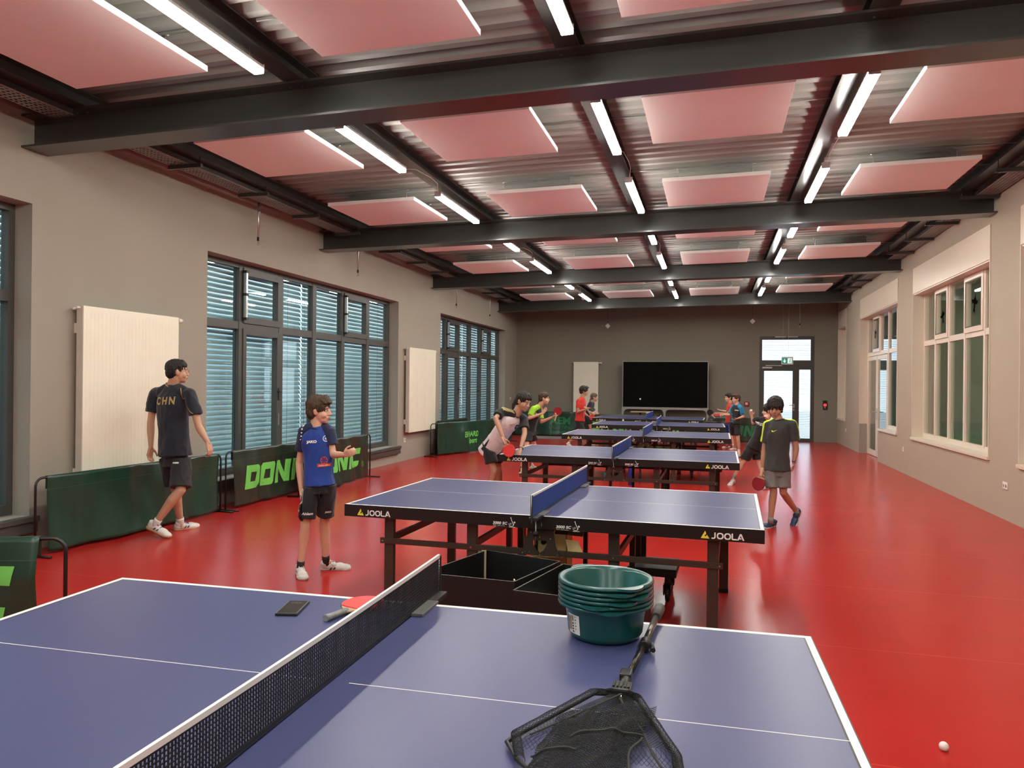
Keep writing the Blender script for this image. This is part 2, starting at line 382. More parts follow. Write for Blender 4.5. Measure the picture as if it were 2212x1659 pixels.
# slatted outside blinds: every slat its own piece
def slat_mesh(ln, wd=.078, name='slat'):
    b = MB(); n = 5; pr = []
    for i in range(n+1):
        t = i/n-.5; pr.append((t*wd, .010*(1-4*t*t)))
    top = pr; bot = [(u, v-.0012) for u, v in pr]
    b.prism(top+bot[::-1], -ln/2, ln/2, 'y'); return b.mesh(name)
def blind(label, x, y0, y1, z0, z1, pitch, tilt, m, group, axis='y', cords=True, wd=.078):
    t = thing('venetian_blind', label, 'blind', (x, (y0+y1)/2, z0) if axis == 'y' else ((y0+y1)/2, x, z0), 0 if axis == 'y' else R_(90), group)
    me = slat_mesh(y1-y0-.012, wd); me.materials.append(m); n = int((z1-z0-.04)/pitch)
    for i in range(n):
        o = bpy.data.objects.new('slat', me); COL.objects.link(o); o.parent = t; o.location = (0, 0, .03+i*pitch)
        tt = R_(tilt+random.uniform(-1.6, 1.6)); o.rotation_euler = (R_(random.uniform(-.12, .12)), tt, 0)
    if cords:
        L = y1-y0
        for s in (-.5*L+.06, -.5*L+.42, .5*L-.42, .5*L-.06):
            b = MB()
            for q in (-.037, .037): b.tube([(q, s, .0), (q, s, z1-z0)], .0022, 4)
            b.build('ladder_cord', M_dark, t, world=False)
    b = MB(); b.box(-.045, .045, -(y1-y0)/2, (y1-y0)/2, z1-z0-.01, z1-z0+.10); b.build('head_rail', m, t, world=False)
    return t
wn = ['nearest left window', 'big left window behind the walking man', 'far left window']
for i, (ya, yb) in enumerate(LW):
    ym = ya+(yb-ya)*.49
    if i == 0: parts = [(ya+2.2, ya+4.05, 'middle'), (ya+4.06, yb+.25, 'far')]
    else: parts = [(ya-.25, ym-.012, 'near'), (ym+.012, yb+.25, 'far')]
    for (a, c, wh) in parts:
        blind('grey slatted blind outside the %s, its %s half' % (wn[i], wh), XL-.42, a, c, LZ[0]-.1, LZ[1]+.1, .0695, 64, M_slat, 'grey slatted blinds outside the left windows')
# ------------------------------------------------------------------ windows and door on the right (cream lined)
def right_window(n, ya, yb, cols, opening, jamb=True, door=None):
    r = root('window_%d' % n, loc=(XR, (ya+yb)/2, RZ[0])); z0, z1 = RZ; x0, x1 = XR+.17, XR+.24; zt = 2.39; f = .05
    zs = z0
    b = MB()
    b.box(x0, x1, ya, yb, z1-.03, z1+.045)
    lo = door[0] if door else ya
    b.box(x0, x1, ya, lo if door else yb, z0, z0+.09)
    b.box(x0, x1, ya, yb, zt-.045, zt+.045)
    b.box(x0, x1, ya, ya+f, z0, z1); b.box(x0, x1, yb-f, yb, 0 if door else z0, z1)
    b.build('window_frame', M_frame_light, r)
    for i, c in enumerate(cols[1:-1]):
        b = MB(); lowz = z0+.05
        if door and c > door[0]+.1 and c < yb-.1: lowz = zt
        if door and abs(c-door[0]) < .06: lowz = .0
        b.box(x0-.004, x1+.004, c-.035, c+.035, lowz, z1); b.build('mullion', M_frame_light, r)
    for i in range(len(cols)-1):
        a, c = cols[i]+.035, cols[i+1]-.035
        if i in opening:
            s = MB(); q0, q1 = x0-.022, x1-.01
            s.box(q0, q1, a-.015, c+.015, zt+.03, zt+.11); s.box(q0, q1, a-.015, c+.015, z1-.10, z1-.02); s.box(q0, q1, a-.015, a+.05, zt+.11, z1-.10); s.box(q0, q1, c-.05, c+.015, zt+.11, z1-.10)
            sa = s.build('sash', M_frame_light, r)
            g = MB(); g.box(q0-.002, q0, a+.045, c-.045, zt+.105, zt+.118); g.box(q0-.002, q0, a+.045, c-.045, z1-.113, z1-.10); g.box(q0-.002, q0, a+.045, a+.058, zt+.1, z1-.1); g.box(q0-.002, q0, c-.058, c-.045, zt+.1, z1-.1)
            g.build('seal', M_dark, sa)
            pane('pane', x0+.02, a+.045, c-.045, zt+.105, z1-.095, M_glass2, sa)
        else: pane('pane', x0+.03, a, c, zt+.045, z1-.03, M_glass2, r)
        if not (door and a > door[0]-.02): pane('pane', x0+.03, a, c, z0+.09, zt-.045, M_glass2, r)
    # flush cream panel above the opening, jamb and sill linings
    hd = MB(); hd.box(XR-.014, XR+.17, ya, yb, z1, 3.735); hd.build('lining_panel', M_white, r)
    for yy0, yy1, wh in ((yb-.012, yb, 1), (ya, ya+.012, 0)):
        j = MB(); j.box(XR-.014, XR+.172, yy0, yy1, (0.72 if (door and wh) else z0), z1); j.build('lining', M_white, r)
    if door:
        j = MB(); j.box(XR-.006, XR+.172, yb-.010, yb, 0, .72); j.build('lining', M_wall, r)
    b = MB(); b.box(XR-.035, XR+.18, ya-.02, (door[0] if door else yb)+.02, z0-.035, z0+.012, bev=.008); b.build('sill', M_white, r)
    b = MB(); b.box(XR+.0, XR+.17, ya+.012, yb-.012, z1-.02, z1); b.build('lining', M_white, r)
    return r
rw1 = right_window(4, *RW[0], [6.05, 6.82, 7.59, 8.36, 9.13, 9.91], (1, 3))
rw2 = right_window(5, *RW[1], [10.90, 11.66, 12.50, 13.27, 14.02, 14.75], (1, 3))
rw3 = right_window(6, 15.88, 19.72, [15.88, 16.70, 17.50, 18.30, 19.05, 19.72], (0, 3), door=(17.50,))
rw4 = right_window(7, *RW[2], [21.70, 22.35, 23.0], (0,))
# interior glass door in window_6's bay
r = root('door_1', loc=(XR+.2, 18.6, 0))
for k, (a, c) in enumerate(((17.56, 18.60), (18.64, 19.67))):
    x0, x1 = XR+.165, XR+.225
    b = MB(); b.box(x0, x1, a, a+.085, .01, 2.33); b.box(x0, x1, c-.085, c, .01, 2.33); b.box(x0, x1, a, c, .01, .13); b.box(x0, x1, a, c, 2.24, 2.33)
    lf = b.build('door_leaf', M_frame_light, r)
    pane('pane', x0+.03, a+.085, c-.085, .13, 2.24, M_glass2, lf)
    b = MB()
    if k: b.tube([(x0, a+.04, 1.04), (x0-.055, a+.04, 1.04), (x0-.055, a+.17, 1.045)], .010)
    else: b.tube([(x0, c-.04, 1.04), (x0-.055, c-.04, 1.04), (x0-.055, c-.15, 1.045)], .010)
    b.box(x0-.008, x0, (a+.02 if k else c-.06), (a+.06 if k else c-.02), .86, 1.12); b.build('handle', M_galv, lf)
# bird stickers against bird strike on the right panes
BIRD = [[(0, .5), (.06, .30), (.30, .16), (.52, .30), (.30, .02), (.12, -.02), (.10, -.25), (.22, -.52), (.0, -.36), (-.16, -.55), (-.10, -.20), (-.14, 0), (-.34, -.06), (-.55, .12), (-.26, .14), (-.08, .30)]]
for (yy, zz, sc, an) in ((13.64, 2.78, .26, 10), (12.10, 2.83, .30, -15), (18.95, 2.85, .24, 5), (16.3, 2.85, .30, -8)):
    vs, fs = poly_mesh([BIRD]); ca, sa_ = math.cos(R_(an)), math.sin(R_(an))
    vs = [((x*ca-y*sa_)*sc, (x*sa_+y*ca)*sc) for x, y in vs]
    par = rw3 if yy > 15 else rw2
    decal('bird_sticker', (vs, fs), (XR+.18, yy, zz), (0, -1, 0), (0, 0, 1), mat('sticker_black', (.004, .004, .004), 1., spec=0.), par, off=.002)
# room beyond the right wall
M_hall = mat('hall_wall', (.42, .44, .36), .8, var=.03)
M_hall_floor = mat('hall_floor', (.20, .24, .24), .5, var=.05)
b = MB(); b.box(8.2, 8.4, 3, 16.6, -.2, 4.4); b.box(XR+.3, 8.4, 2.8, 3, -.2, 4.4); b.box(8.2, 8.4, 19.9, YB+1.3, -.2, 4.4)
b.box(8.2, 8.4, 16.6, 19.9, 2.75, 4.4); b.box(XR+.3, 8.4, YB+1.1, YB+1.3, -.2, 4.4); b.box(XR+.3, 8.4, 15.3, 15.45, -.2, 4.4)
tag(b.build('wall_neighbour', M_hall), kind='structure')
b = MB(); b.box(XR+.3, 8.4, 3, YB+1.3, -.2, 0); tag(b.build('floor_neighbour', M_hall_floor), kind='structure')
b = MB(); b.box(XR+.3, 8.4, 3, YB+1.3, 4.3, 4.45); tag(b.build('ceiling_neighbour', M_hall), kind='structure')
r = root('window_8', loc=(8.3, 18.2, 0))
b = MB()
for yy in (16.6, 17.7, 18.8, 19.82): b.box(8.24, 8.32, yy, yy+.08, 0, 2.75)
b.box(8.24, 8.32, 16.6, 19.9, 0, .1); b.box(8.24, 8.32, 16.6, 19.9, 2.67, 2.75); b.box(8.24, 8.32, 16.6, 19.9, 2.0, 2.08)
b.build('window_frame', M_frame_dark, r)
for yy in (16.68, 17.78, 18.88): pane('pane', 8.28, yy, yy+1.0, .1, 2.67, M_glass2, r)
for k, yy in enumerate((12.5, 7.5)):
    t = thing('pendant_lamp', 'white disc pendant lamp in the neighbouring room, %s' % ('seen through the big cream window' if k == 0 else 'nearer the camera'), 'lamp', (5.9, yy, 2.95), 0, 'pendant lamps beyond the right wall')
    b = MB(); b.lathe([(.0, .12), (.05, .115), (.30, .02), (.32, 0), (.0, -.01)], 24); b.build('lamp_shade', mat('lamp_glow', (.9, .9, .8), .5, emit=(1, .95, .8, 3.)), t, world=False)
    b = MB(); b.tube([(0, 0, .1), (0, 0, 1.34)], .006, 6); b.build('cable', M_dark, t, world=False)
    L = bpy.data.lights.new('pendant_light', 'POINT'); L.energy = 45; L.color = (1, .95, .80); L.shadow_soft_size = .15
    o = bpy.data.objects.new('pendant_light', L); COL.objects.link(o); o.location = (5.9, yy, 2.85); o['kind'] = 'helper'
# stack shelves glimpsed in the next room
t = thing('storage_rack', 'tall rack with thin stacked boards in the neighbouring room', 'rack', (7.6, 10.9, 0))
for z in [.25+.13*i for i in range(14)]:
    b = MB(); b.box(7.35, 7.95, 10.0, 11.7, z, z+.03); b.build('shelf_board', mat('board_wood', (.55, .38, .20), .6, var=.1), t)
for yy in (9.97, 11.7):
    b = MB(); b.box(7.3, 7.38, yy, yy+.05, 0, 2.2); b.box(7.92, 8.0, yy, yy+.05, 0, 2.2); b.build('rack_post', M_dark, t)
# ------------------------------------------------------------------ exit door in the back wall
r = root('door_2', loc=((DX0+DX1)/2, YB, 0)); y0, y1 = YB+.02, YB+.10
b = MB(); b.box(DX0, DX0+.075, y0, y1, 0, DZ); b.box(DX1-.10, DX1, y0, y1, 0, DZ); b.box(DX0, DX1, y0, y1, DZ-.10, DZ); b.box(DX0, DX1, y0, y1, 2.10, 2.37)
b.box(2.32, 2.43, y0, y1, 0, 2.15); b.box(2.40, DX1, y0, y1, 0, .09)
b.build('door_frame', M_frame_dark, r)
def paney(x0, x1, z0, z1, par, y=YB+.06):
    g = MB(); g.box(x0, x1, y-.006, y+.006, z0, z1); return g.build('pane', glass('door_glass', (.95, .98, 1.)), par)
paney(DX0+.075, DX1-.10, 2.37, DZ-.10, r); paney(2.43, DX1-.10, .09, 2.12, r)
b = MB(); b.box(1.385, 1.455, y0-.02, y1, .01, 2.11); b.box(2.25, 2.33, y0-.02, y1, .01, 2.11); b.box(1.385, 2.33, y0-.02, y1, .01, .12); b.box(1.385, 2.33, y0-.02, y1, 2.06, 2.11)
lf = b.build('door_leaf', M_frame_dark, r); paney(1.455, 2.25, .12, 2.06, lf)
b = MB(); b.tube([(2.285, y0-.02, 1.06), (2.285, y0-.07, 1.06), (2.15, y0-.07, 1.062)], .011); b.box(2.265, 2.305, y0-.028, y0-.02, .98, 1.10); b.box(2.27, 2.30, y0-.03, y0-.02, .90, .95); b.build('handle', M_galv, lf)
b = MB(); b.box(1.40, 1.68, y0-.075, y0-.02, 2.125, 2.175, bev=.006); cl = b.build('door_closer', M_galv, r)
b = MB(); b.box(1.50, 1.95, y0-.05, y0-.03, 2.205, 2.225); b.build('closer_arm', M_galv, cl)
b = MB(); b.box(1.75, 2.06, y0-.03, y0, 3.05, 3.075); b.box(2.10, 2.38, y0-.03, y0, 3.05, 3.075); b.build('trim_clip', M_galv, r)
for (xa, xb, z0, z1, lb) in ((DX0+.05, DX1-.05, 2.35, DZ-.05, 'white slatted blind behind the pane over the exit door'), (DX0+.05, DX1-.05, .05, 2.2, 'white slatted blind behind the exit door and its side pane')):
    blind(lb, YB+.26, xa, xb, z0, z1, .050, 3, M_slat_white, None, axis='x', cords=False, wd=.05)
# ground outside
b = MB(); b.box(-60, XL-.35, -40, 60, -.45, -.25); b.box(XL-.35, 60, YB+1.4, 60, -.45, -.25); b.box(8.5, 60, -40, YB+1.4, -.45, -.25)
tag(b.build('ground', M_concrete), kind='structure')
# ================================================================== things under the roof
M_panel = mat('acoustic_board', (.92, .90, .86), .75, var=.02, scale=3)
M_diff = mat('lamp_diffuser', (.95, .95, .92), .5, var=.01, emit=(1., .97, .89, LAMP_GLOW))
M_lampbody = mat('lamp_housing', (.62, .61, .58), .4, var=.03)
PCOL = [(-4.97, -3.74), (-2.77, -1.56), (-.60, .61), (1.54, 2.73)]
PROW = [(6.24, 7.47), (8.89, 10.14)]
BN = ['before the nearest beam', 'past the nearest beam', 'past the second beam', 'past the third beam']
CN = ['leftmost', 'second from the left', 'third from the left', 'rightmost']
RN = ['near row', 'far row']
def panel(cx0, cx1, y0, y1, label):
    w_, d = cx1-cx0, y1-y0; xc, yc = (cx0+cx1)/2, (y0+y1)/2; z = 3.925+roof(xc)
    t = thing('acoustic_panel', label, 'ceiling panel', (xc, yc, z), 0, 'square acoustic panels hung from the ceiling')
    t.rotation_euler = (0, -.0125, 0)
    b = MB(); b.box(-w_/2, w_/2, -d/2, d/2, 0, .045, bev=.002); b.build('board', M_panel, t, world=False)
    for sy in (-d/2+.22, d/2-.22):
        b = MB(); b.box(-1.0, 1.0, sy-.008, sy+.008, .205, .222); b.build('hanging_rail', M_galv, t, world=False)
        for sx in (-.42, .42):
            b = MB(); b.tube([(sx, sy, .045), (sx, sy, .21)], .004, 6); b.tube([(sx-.02, sy, .05), (sx, sy, .07), (sx+.012, sy, .05)], .004, 6); b.tube([(sx-.03, sy, .2), (sx+.03, sy, .2)], .008, 6); b.build('hanger', M_galv, t, world=False)
    return t
for bi in (1, 2, 3, 4):
    for ri, (y0, y1) in enumerate(PROW):
        for ci, (x0, x1) in enumerate(PCOL):
            panel(x0, x1, y0+BAY_OFF[bi], y1+BAY_OFF[bi], 'square pale ceiling panel %s, %s, %s' % (BN[bi-1], RN[ri], CN[ci]))
LN = ['left', 'middle', 'right']
for (cx, y0, y1) in LAMPS:
    if y1 < 0: bi = 0
    bi = sum(1 for b_ in BEAM_Y[1:] if y0 > b_-.1)-1
    ci = LAMP_COLS.index(cx); far = any(abs(y1-(10.15+o)) < .01 for o in BAY_OFF)
    bn = BN[bi] if bi >= 0 else 'behind the camera'
    t = thing('strip_light', 'white strip light, %s row, %s one of two %s' % (LN[ci], 'farther' if far else 'nearer', bn), 'light', (cx, (y0+y1)/2, 3.862+roof(cx)), 0, 'white strip lights hung under the roof girders')
    L = y1-y0
    b = MB(); b.prism([(-.038, 0), (.038, 0), (.041, .036), (-.041, .036)], -L/2, L/2, 'y'); b.build('diffuser', M_diff, t, world=False)
    b = MB(); b.prism([(-.041, .0365), (-.041, .055), (-.03, .068), (.03, .068), (.041, .055), (.041, .0365)], -L/2, L/2, 'y'); b.build('housing', M_lampbody, t, world=False)
    for s in (-1, 1):
        b = MB(); b.tube([(0, s*(L/2-.12), .066), (0, s*(L/2-.12), .16)], .002, 5); b.tube([(-.02, s*(L/2-.12), .075), (0, s*(L/2-.12), .10), (.02, s*(L/2-.12), .075)], .003, 5); b.build('wire', M_galv, t, world=False)
        b = MB(); b.box(-.043, .043, s*L/2-.004, s*L/2+.004, .004, .068); b.build('end_cap', M_lampbody, t, world=False)
# feed cable between the two lamps of a bay
for bo in BAY_OFF[1:]:
    for cx in LAMP_COLS:
        z = 3.93+roof(cx); ya, yb = 7.52+bo, 8.60+bo
        b = MB(); b.tube([(cx+.02, ya+.03, z-.02), (cx+.03, ya+.3, z+.05), (cx+.035, ya+.75, z+.08), (cx+.03, yb-.1, z+.07), (cx+.01, yb-.03, z-.02)], .004, 6)
        o = b.build('lamp_cable', M_plastic_white); tag(o, 'thin white cable joining two strip lights, %s row, %s' % (LN[LAMP_COLS.index(cx)], BN[BAY_OFF.index(bo)-1]), 'cable', 'lamp feed cables')
# cable trays along both side walls
BAYS = [(BEAM_Y[i]+.15, (BEAM_Y[i+1]-.15) if i+1 < len(BEAM_Y) else YB) for i in range(len(BEAM_Y))]
def tray(xa, xb, zz, xbr0, xbr1, side):
    w_ = xb-xa; nx = 5
    for k, (ya, yb) in enumerate(BAYS):
        ya = max(ya, YF+.05); yb = min(yb, YB-.02)
        t = thing('cable_tray', 'perforated metal cable tray high along the %s wall, %s' % (side, ['behind the camera', 'nearest stretch', 'stretch past the nearest beam', 'stretch past the second beam', 'stretch before the last beam', 'short end piece at the back wall'][k]), 'cable tray', ((xa+xb)/2, (ya+yb)/2, zz), 0, 'cable trays under the roof')
        b = MB(); y = ya
        while y < yb-.02: b.box(xa, xb, y, y+.022, zz, zz+.0025); y += .05
        for i in range(nx+1):
            x = xa+w_*i/nx; b.box(x-.010, x+.010, ya, yb, zz, zz+.0035)
        o = b.build('tray_floor', M_tray, t, fix=False); o['kind'] = 'stuff'
        for x in (xa, xb):
            b = MB(); b.box(x-.002, x+.002, ya, yb, zz, zz+.055); b.build('tray_side', M_steel, t)
        n = max(1, int((yb-ya)/1.24))
        for i in range(n):
            yy = ya+.06+1.24*(i+.93 if k else i+.5)
            if yy > yb-.05: continue
            b = MB(); b.box(xbr0, xbr1, yy-.02, yy+.02, zz-.045, zz-.004)
            hx = xbr1-.03 if side == 'left' else xbr0+.03
            b.tube([(hx, yy, zz-.05), (hx, yy, 4.03+roof(hx))], .006, 6); b.build('bracket', M_steel, t)
        for i in range(3):
            b = MB(); x = xa+.05+.05*i; m_ = max(2, int((yb-ya)/.6)); b.tube([(x+.008*math.sin(q_*1.3+i), ya+(yb-ya)*q_/m_, zz+.012) for q_ in range(m_+1)], .007, 6); b.build('cable', M_dark, t)
tray(-5.76, -5.53, 3.955, -5.78, -5.36, 'left')
tray(3.20, 3.42, 4.045, 3.00, 3.44, 'right')
# hanging rods with hooks along the left wall and at the back
for (x, y, z0, z1, lb) in ((-5.93, 8.75, 3.42, 4.13, 'above the start of the big left window'), (-5.93, 11.66, 3.42, 4.13, 'above the far half of the big left window'), (-5.93, 16.75, 3.38, 4.13, 'above the near end of the far left window'), (-5.93, 19.5, 3.38, 4.13, 'above the far end of the far left window'), (2.39, 22.75, 3.30, 4.13, 'in front of the back wall beside the exit door')):
    t = thing('hanging_rod', 'thin rod with a hook %s' % lb, 'rod', (x, y, z0))
    t['group'] = 'hooked metal rods'
    b = MB(); b.tube([(0, 0, .06), (0, 0, z1-z0+roof(x)+.03)], .011, 8); b.tube([(0, .03, .25), (0, .03, z1-z0)], .006, 6); b.build('rod', M_galv, t, world=False)
    b = MB(); b.tube([(0, 0, .06)]+[(.018*math.sin(R_(a)), 0, .025-.03*(1-math.cos(R_(a)))*.5+.02) for a in range(-30, 300, 30)], .0035, 6); b.build('hook', M_galv, t, world=False)
    b = MB(); b.tube([(0, 0, .07), (0, 0, .12)], .016, 8); b.build('collar', M_dark, t, world=False)
for (x, y, z, lb) in ((-3.12, 22.65, 3.40, 'left of the big screen'), (1.09, 22.65, 3.49, 'right of the big screen')):
    t = thing('pendant_sign', 'small white diamond hanging on a thin rod %s' % lb, 'pendant', (x, y, z))
    b = MB(); b.prism([(-.075, 0), (0, -.08), (.075, 0), (0, .08)], -.03, .03, 'y'); b.build('diamond', M_plastic_white, t, world=False)
    b = MB(); b.tube([(0, 0, .08), (0, 0, 4.16+roof(x)-z)], .005, 6); b.build('rod', M_dark, t, world=False)
# floodlight and detector on the last beam
for (x, yy, zz, lb) in ((-3.57, 20.86, 4.04, 'small reddish clamp on the last beam above the far left panel'), (2.30, 20.80, 4.13, 'small white detector on the last beam near the right wall')):
    t = thing('ceiling_detector', lb, 'detector', (x, yy, zz))
    b = MB(); b.box(-.05, .05, -.04, .04, 0, .03, bev=.006); b.build('body', M_plastic_white, t, world=False)
    b = MB(); b.tube([(-.05, 0, -.01), (0, 0, -.035), (.05, 0, -.01)], .012, 8); b.build('cover', M_plastic_white, t, world=False)
# ================================================================== radiators
def radiator(x, y0, y1, z0, z1, label, axis='x', bx=0.):
    """tall plate radiator standing off a wall; axis x = on the left wall, y = on the back wall"""
    if axis == 'x': T = lambda u, v, w_: (x+u, y0+v*(y1-y0), z0+w_*(z1-z0))
    t = thing('radiator', label, 'radiator', (x, (y0+y1)/2, z0) if axis == 'x' else ((y0+y1)/2, x, z0))
    L = y1-y0; H = z1-z0
    def add(name, m, f, par=None):
        b = MB(); f(b)
        if axis != 'x': b.v = [(v[1], -v[0], v[2]) for v in b.v]
        par = par or t
        me = b.mesh(name); me.materials.append(m); return link(name, me, par)
    # local: u = away from wall, v along wall
    add('front_panel', M_rad, lambda b: b.box(.12, .135, -L/2, L/2, 0, H, bev=.004))
    add('inner_panel', M_rad, lambda b: (b.box(.055, .07, -L/2+.01, L/2-.01, .01, H-.01), [b.box(.07, .118, -L/2+.03+i*.06, -L/2+.033+i*.06, .03, H-.03) for i in range(int(L/.06))]))
    [add('side_cover', mat('radiator_side', (.60, .57, .50), .4), lambda b, s=s: b.box(.05, .12, s, s+.004, .01, H-.01)) for s in (-L/2, L/2-.004)]
    add('groove_lines', mat('radiator_groove', (.82, .795, .65), .3), lambda b: [b.box(.135, .1358, -L/2+.035+i*.05, -L/2+.039+i*.05, .06, H-.06) for i in range(int((L-.06)/.05))])['kind'] = 'stuff'
    for zz in (.22, H-.22): add('bracket', M_rad, lambda b, zz=zz: (b.box(.0, .055, -L/2+.02, -L/2+.05, zz-.05, zz+.05), b.box(.0, .055, L/2-.05, L/2-.02, zz-.05, zz+.05)))
    add('valve', M_plastic_white, lambda b: (b.tube([(.09, L/2-.01, H-.03), (.09, L/2+.04, H-.03)], .018, 12), b.tube([(.09, L/2+.035, H-.03), (.09, L/2+.10, H-.03)], .027, 14)))
    add('vent_plug', M_plastic_white, lambda b: (b.tube([(.09, -L/2+.01, H-.02), (.09, -L/2-.04, H-.02)], .012, 10), b.tube([(.04, -L/2+.01, H-.03), (.04, -L/2-.03, H-.03)], .012, 10)))
    return t
radiator(-6.12, 5.95, 7.30, .45, 2.33, 'tall cream radiator behind the walking man')
radiator(-6.12, 14.10, 15.58, .58, 2.33, 'tall cream radiator between the two farther left windows')
radiator(23.13, -4.23, -3.45, .60, 2.31, 'narrow cream radiator on the back wall beside the screen', axis='y')
# ================================================================== the big screen at the back
t = thing('display_board', 'wide black display board on a grey metal trolley frame', 'screen', (-1.39, 22.75, 0))
b = MB(); b.box(-2.645, -.155, 22.72, 22.80, .945, 2.31, bev=.004); b.build('screen_panel', mat('matt_black_screen', (.003, .003, .003), .8, var=.1, spec=.1), t)
M_alu = mat('aluminium_profile', (.38, .37, .34), .38, metal=.6, var=.05)
b = MB(); b.box(-2.665, -.135, 22.80, 22.84, .92, 2.33); b.box(-2.66, -2.645, 22.715, 22.80, .93, 2.325); b.box(-.155, -.14, 22.715, 22.80, .93, 2.325); b.box(-2.66, -.14, 22.715, 22.80, 2.31, 2.325); b.build('rear_frame', M_alu, t)
b = MB(); b.box(-2.68, -.12, 22.70, 22.78, .875, .94); b.build('rail', M_alu, t)
for x in (-2.65, -1.40, -.15):
    b = MB(); b.box(x-.03, x+.03, 22.70, 22.78, .06, .88); b.build('post', M_alu, t)
for x0, x1 in ((-2.65, -1.40), (-1.40, -.15)):
    for s, xx in ((1, x0+.03), (-1, x1-.03)):
        b = MB(); pts = [(xx, .88), (xx, .76)]+[(xx+s*(.11-.11*math.cos(R_(a))), .76+.11*math.sin(R_(a))) for a in (20, 45, 70)]+[(xx+s*.12, .88)]
        b.prism(pts, 22.71, 22.77, 'y'); b.build('corner_gusset', M_alu, t)
b = MB(); b.box(-2.68, -.12, 22.45, 23.0, .03, .08); b.build('foot', M_alu, t)
t = thing('side_table', 'small table with a pale wooden top under the big screen', 'table', (-2.07, 22.2, 0))
b = MB(); b.box(-2.34, -1.80, 22.0, 22.4, .80, .83, bev=.004); b.build('tabletop', mat('pale_wood', (.62, .42, .24), .5, var=.1), t)
b = MB(); b.box(-2.10, -2.04, 22.17, 22.23, .03, .80); b.build('pole', M_dark, t)
b = MB(); b.box(-2.30, -1.84, 22.02, 22.38, 0, .03); b.build('base', M_dark, t)
# ================================================================== wall fittings
def socket(loc, ax, label, w_=.085, h=.085, n=1):
    t = thing('wall_socket', label, 'socket', loc)
    nx = {'x+': (1, 0), 'x-': (-1, 0), 'y-': (0, -1)}[ax]
    def P(b): # built facing -y, then turned
        if ax == 'x+': return [(-v[1], v[0], v[2]) for v in b.v]
        if ax == 'x-': return [(v[1], -v[0], v[2]) for v in b.v]
        return b.v
    b = MB(); b.box(-w_/2, w_/2, -.012, 0, -h/2, h/2, bev=.003); b.v = P(b); b.build('plate', M_plastic_white, t, world=False)
    for k in range(n):
        b = MB(); xx = (k-(n-1)/2)*.07; b.tube([(xx, -.0125, 0), (xx, -.0145, 0)], .020, 16); b.v = P(b); b.build('insert', M_galv, t, world=False)
    return t
socket((-6.12, 14.18, .42), 'x+', 'white socket on the left wall under the farther radiator')
socket((-6.12, 22.40, 1.15), 'x+', 'small white switch at the far end of the left wall')
socket((XR, 21.62, .45), 'x-', 'white socket low on the right wall near the glass door, far one')
socket((XR, 15.35, .45), 'x-', 'white socket low between the two cream windows')
socket((XR, 10.32, .42), 'x-', 'white double socket low on the right wall nearest the camera', .15, .085, 2)
# fire alarm sign and button box
t = thing('fire_alarm_box', 'red fire alarm box with a white label on the back wall', 'alarm', (.965, YB, 1.08))
b = MB(); b.box(-.065, .065, -.05, 0, -.065, .065, bev=.008); b.build('case', mat('alarm_red', (.38, .01, .02), .4), t, world=False)
b = MB(); b.box(-.035, .035, -.053, -.05, -.03, .035); b.build('label_plate', M_plastic_white, t, world=False)
b = MB(); b.box(-.03, .03, -.055, -.053, .0, .006); b.box(-.03, .03, -.055, -.053, -.014, -.008); b.build('print_line', mat('alarm_red', (.38, .01, .02), .4), t, world=False)
t = thing('alarm_button', 'black wall box with a glowing red push button beside the exit door', 'button', (3.13, YB, 1.08))
b = MB(); b.box(-.055, .055, -.05, 0, -.13, .13, bev=.008); b.build('case', M_dark, t, world=False)
b = MB(); b.tube([(0, -.05, .0), (0, -.075, .0)], .042, 20); b.build('push_button', mat('red_lit', (.8, .02, .03), .4, emit=(1, .03, .04, 1.6)), t, world=False)
b = MB(); b.tube([(0, -.05, -.075), (0, -.056, -.075)], .014, 12); b.build('indicator', M_plastic_white, t, world=False)
# exit sign hanging before the door
t = thing('exit_sign', 'green emergency exit sign with arrow and running figure hanging before the exit door', 'sign', (2.02, 22.3, 2.34))
M_green_sign = mat('sign_green', (.0, .22, .17), .5, emit=(0., .30, .22, .35)); M_sign_white = mat('sign_white', (.85, .9, .88), .5, emit=(.9, 1, .95, .6))
b = MB(); b.box(-.155, .155, -.025, .025, -.11, .10, bev=.006); b.build('case', M_plastic_white, t, world=False)
b = MB(); b.box(-.14, .14, -.028, -.025, -.085, .07); b.build('face', M_green_sign, t, world=False)
MW_sign = Matrix.Translation((2.02, 22.3, 2.34))
arrow = [(-.012, .05), (.012, .05), (.012, -.01), (.035, .012), (.035, -.02), (0, -.06), (-.035, -.02), (-.035, .012), (-.012, -.01)]
vs, fs = poly_mesh([[[(x-.075, y-.006) for x, y in arrow]]])
decal('arrow', (vs, fs), (2.02, 22.272, 2.34), (1, 0, 0), (0, 0, 1), M_sign_white, t, off=.001)
vs, fs = poly_mesh([[[(.008, -.075), (.125, -.075), (.125, .062), (.008, .062)]]])
decal('white_field', (vs, fs), (2.02, 22.272, 2.34), (1, 0, 0), (0, 0, 1), M_sign_white, t, off=.0006)
man = [stroke([(.045, -.055), (.062, -.02), (.078, .015)], .016), stroke([(.062, -.018), (.085, -.03), (.09, -.062)], .014), stroke([(.04, .005), (.055, .028), (.08, .022), (.098, .0)], .012), [(.085+.012*math.cos(R_(a)), .042+.012*math.sin(R_(a))) for a in range(0, 360, 30)], stroke([(.108, .055), (.118, .055), (.118, -.07), (.1, -.07)], .006)]
decal('running_figure', poly_mesh([[q] for q in man]), (2.02, 22.272, 2.34), (1, 0, 0), (0, 0, 1), M_green_sign, t, off=.0014)
b = MB(); b.tube([(.03, 0, .10), (.03, 0, 1.94)], .003, 5); b.tube([(-.12, 0, .10), (-.12, 0, 1.94)], .002, 5); b.build('suspension_wire', M_galv, t, world=False)
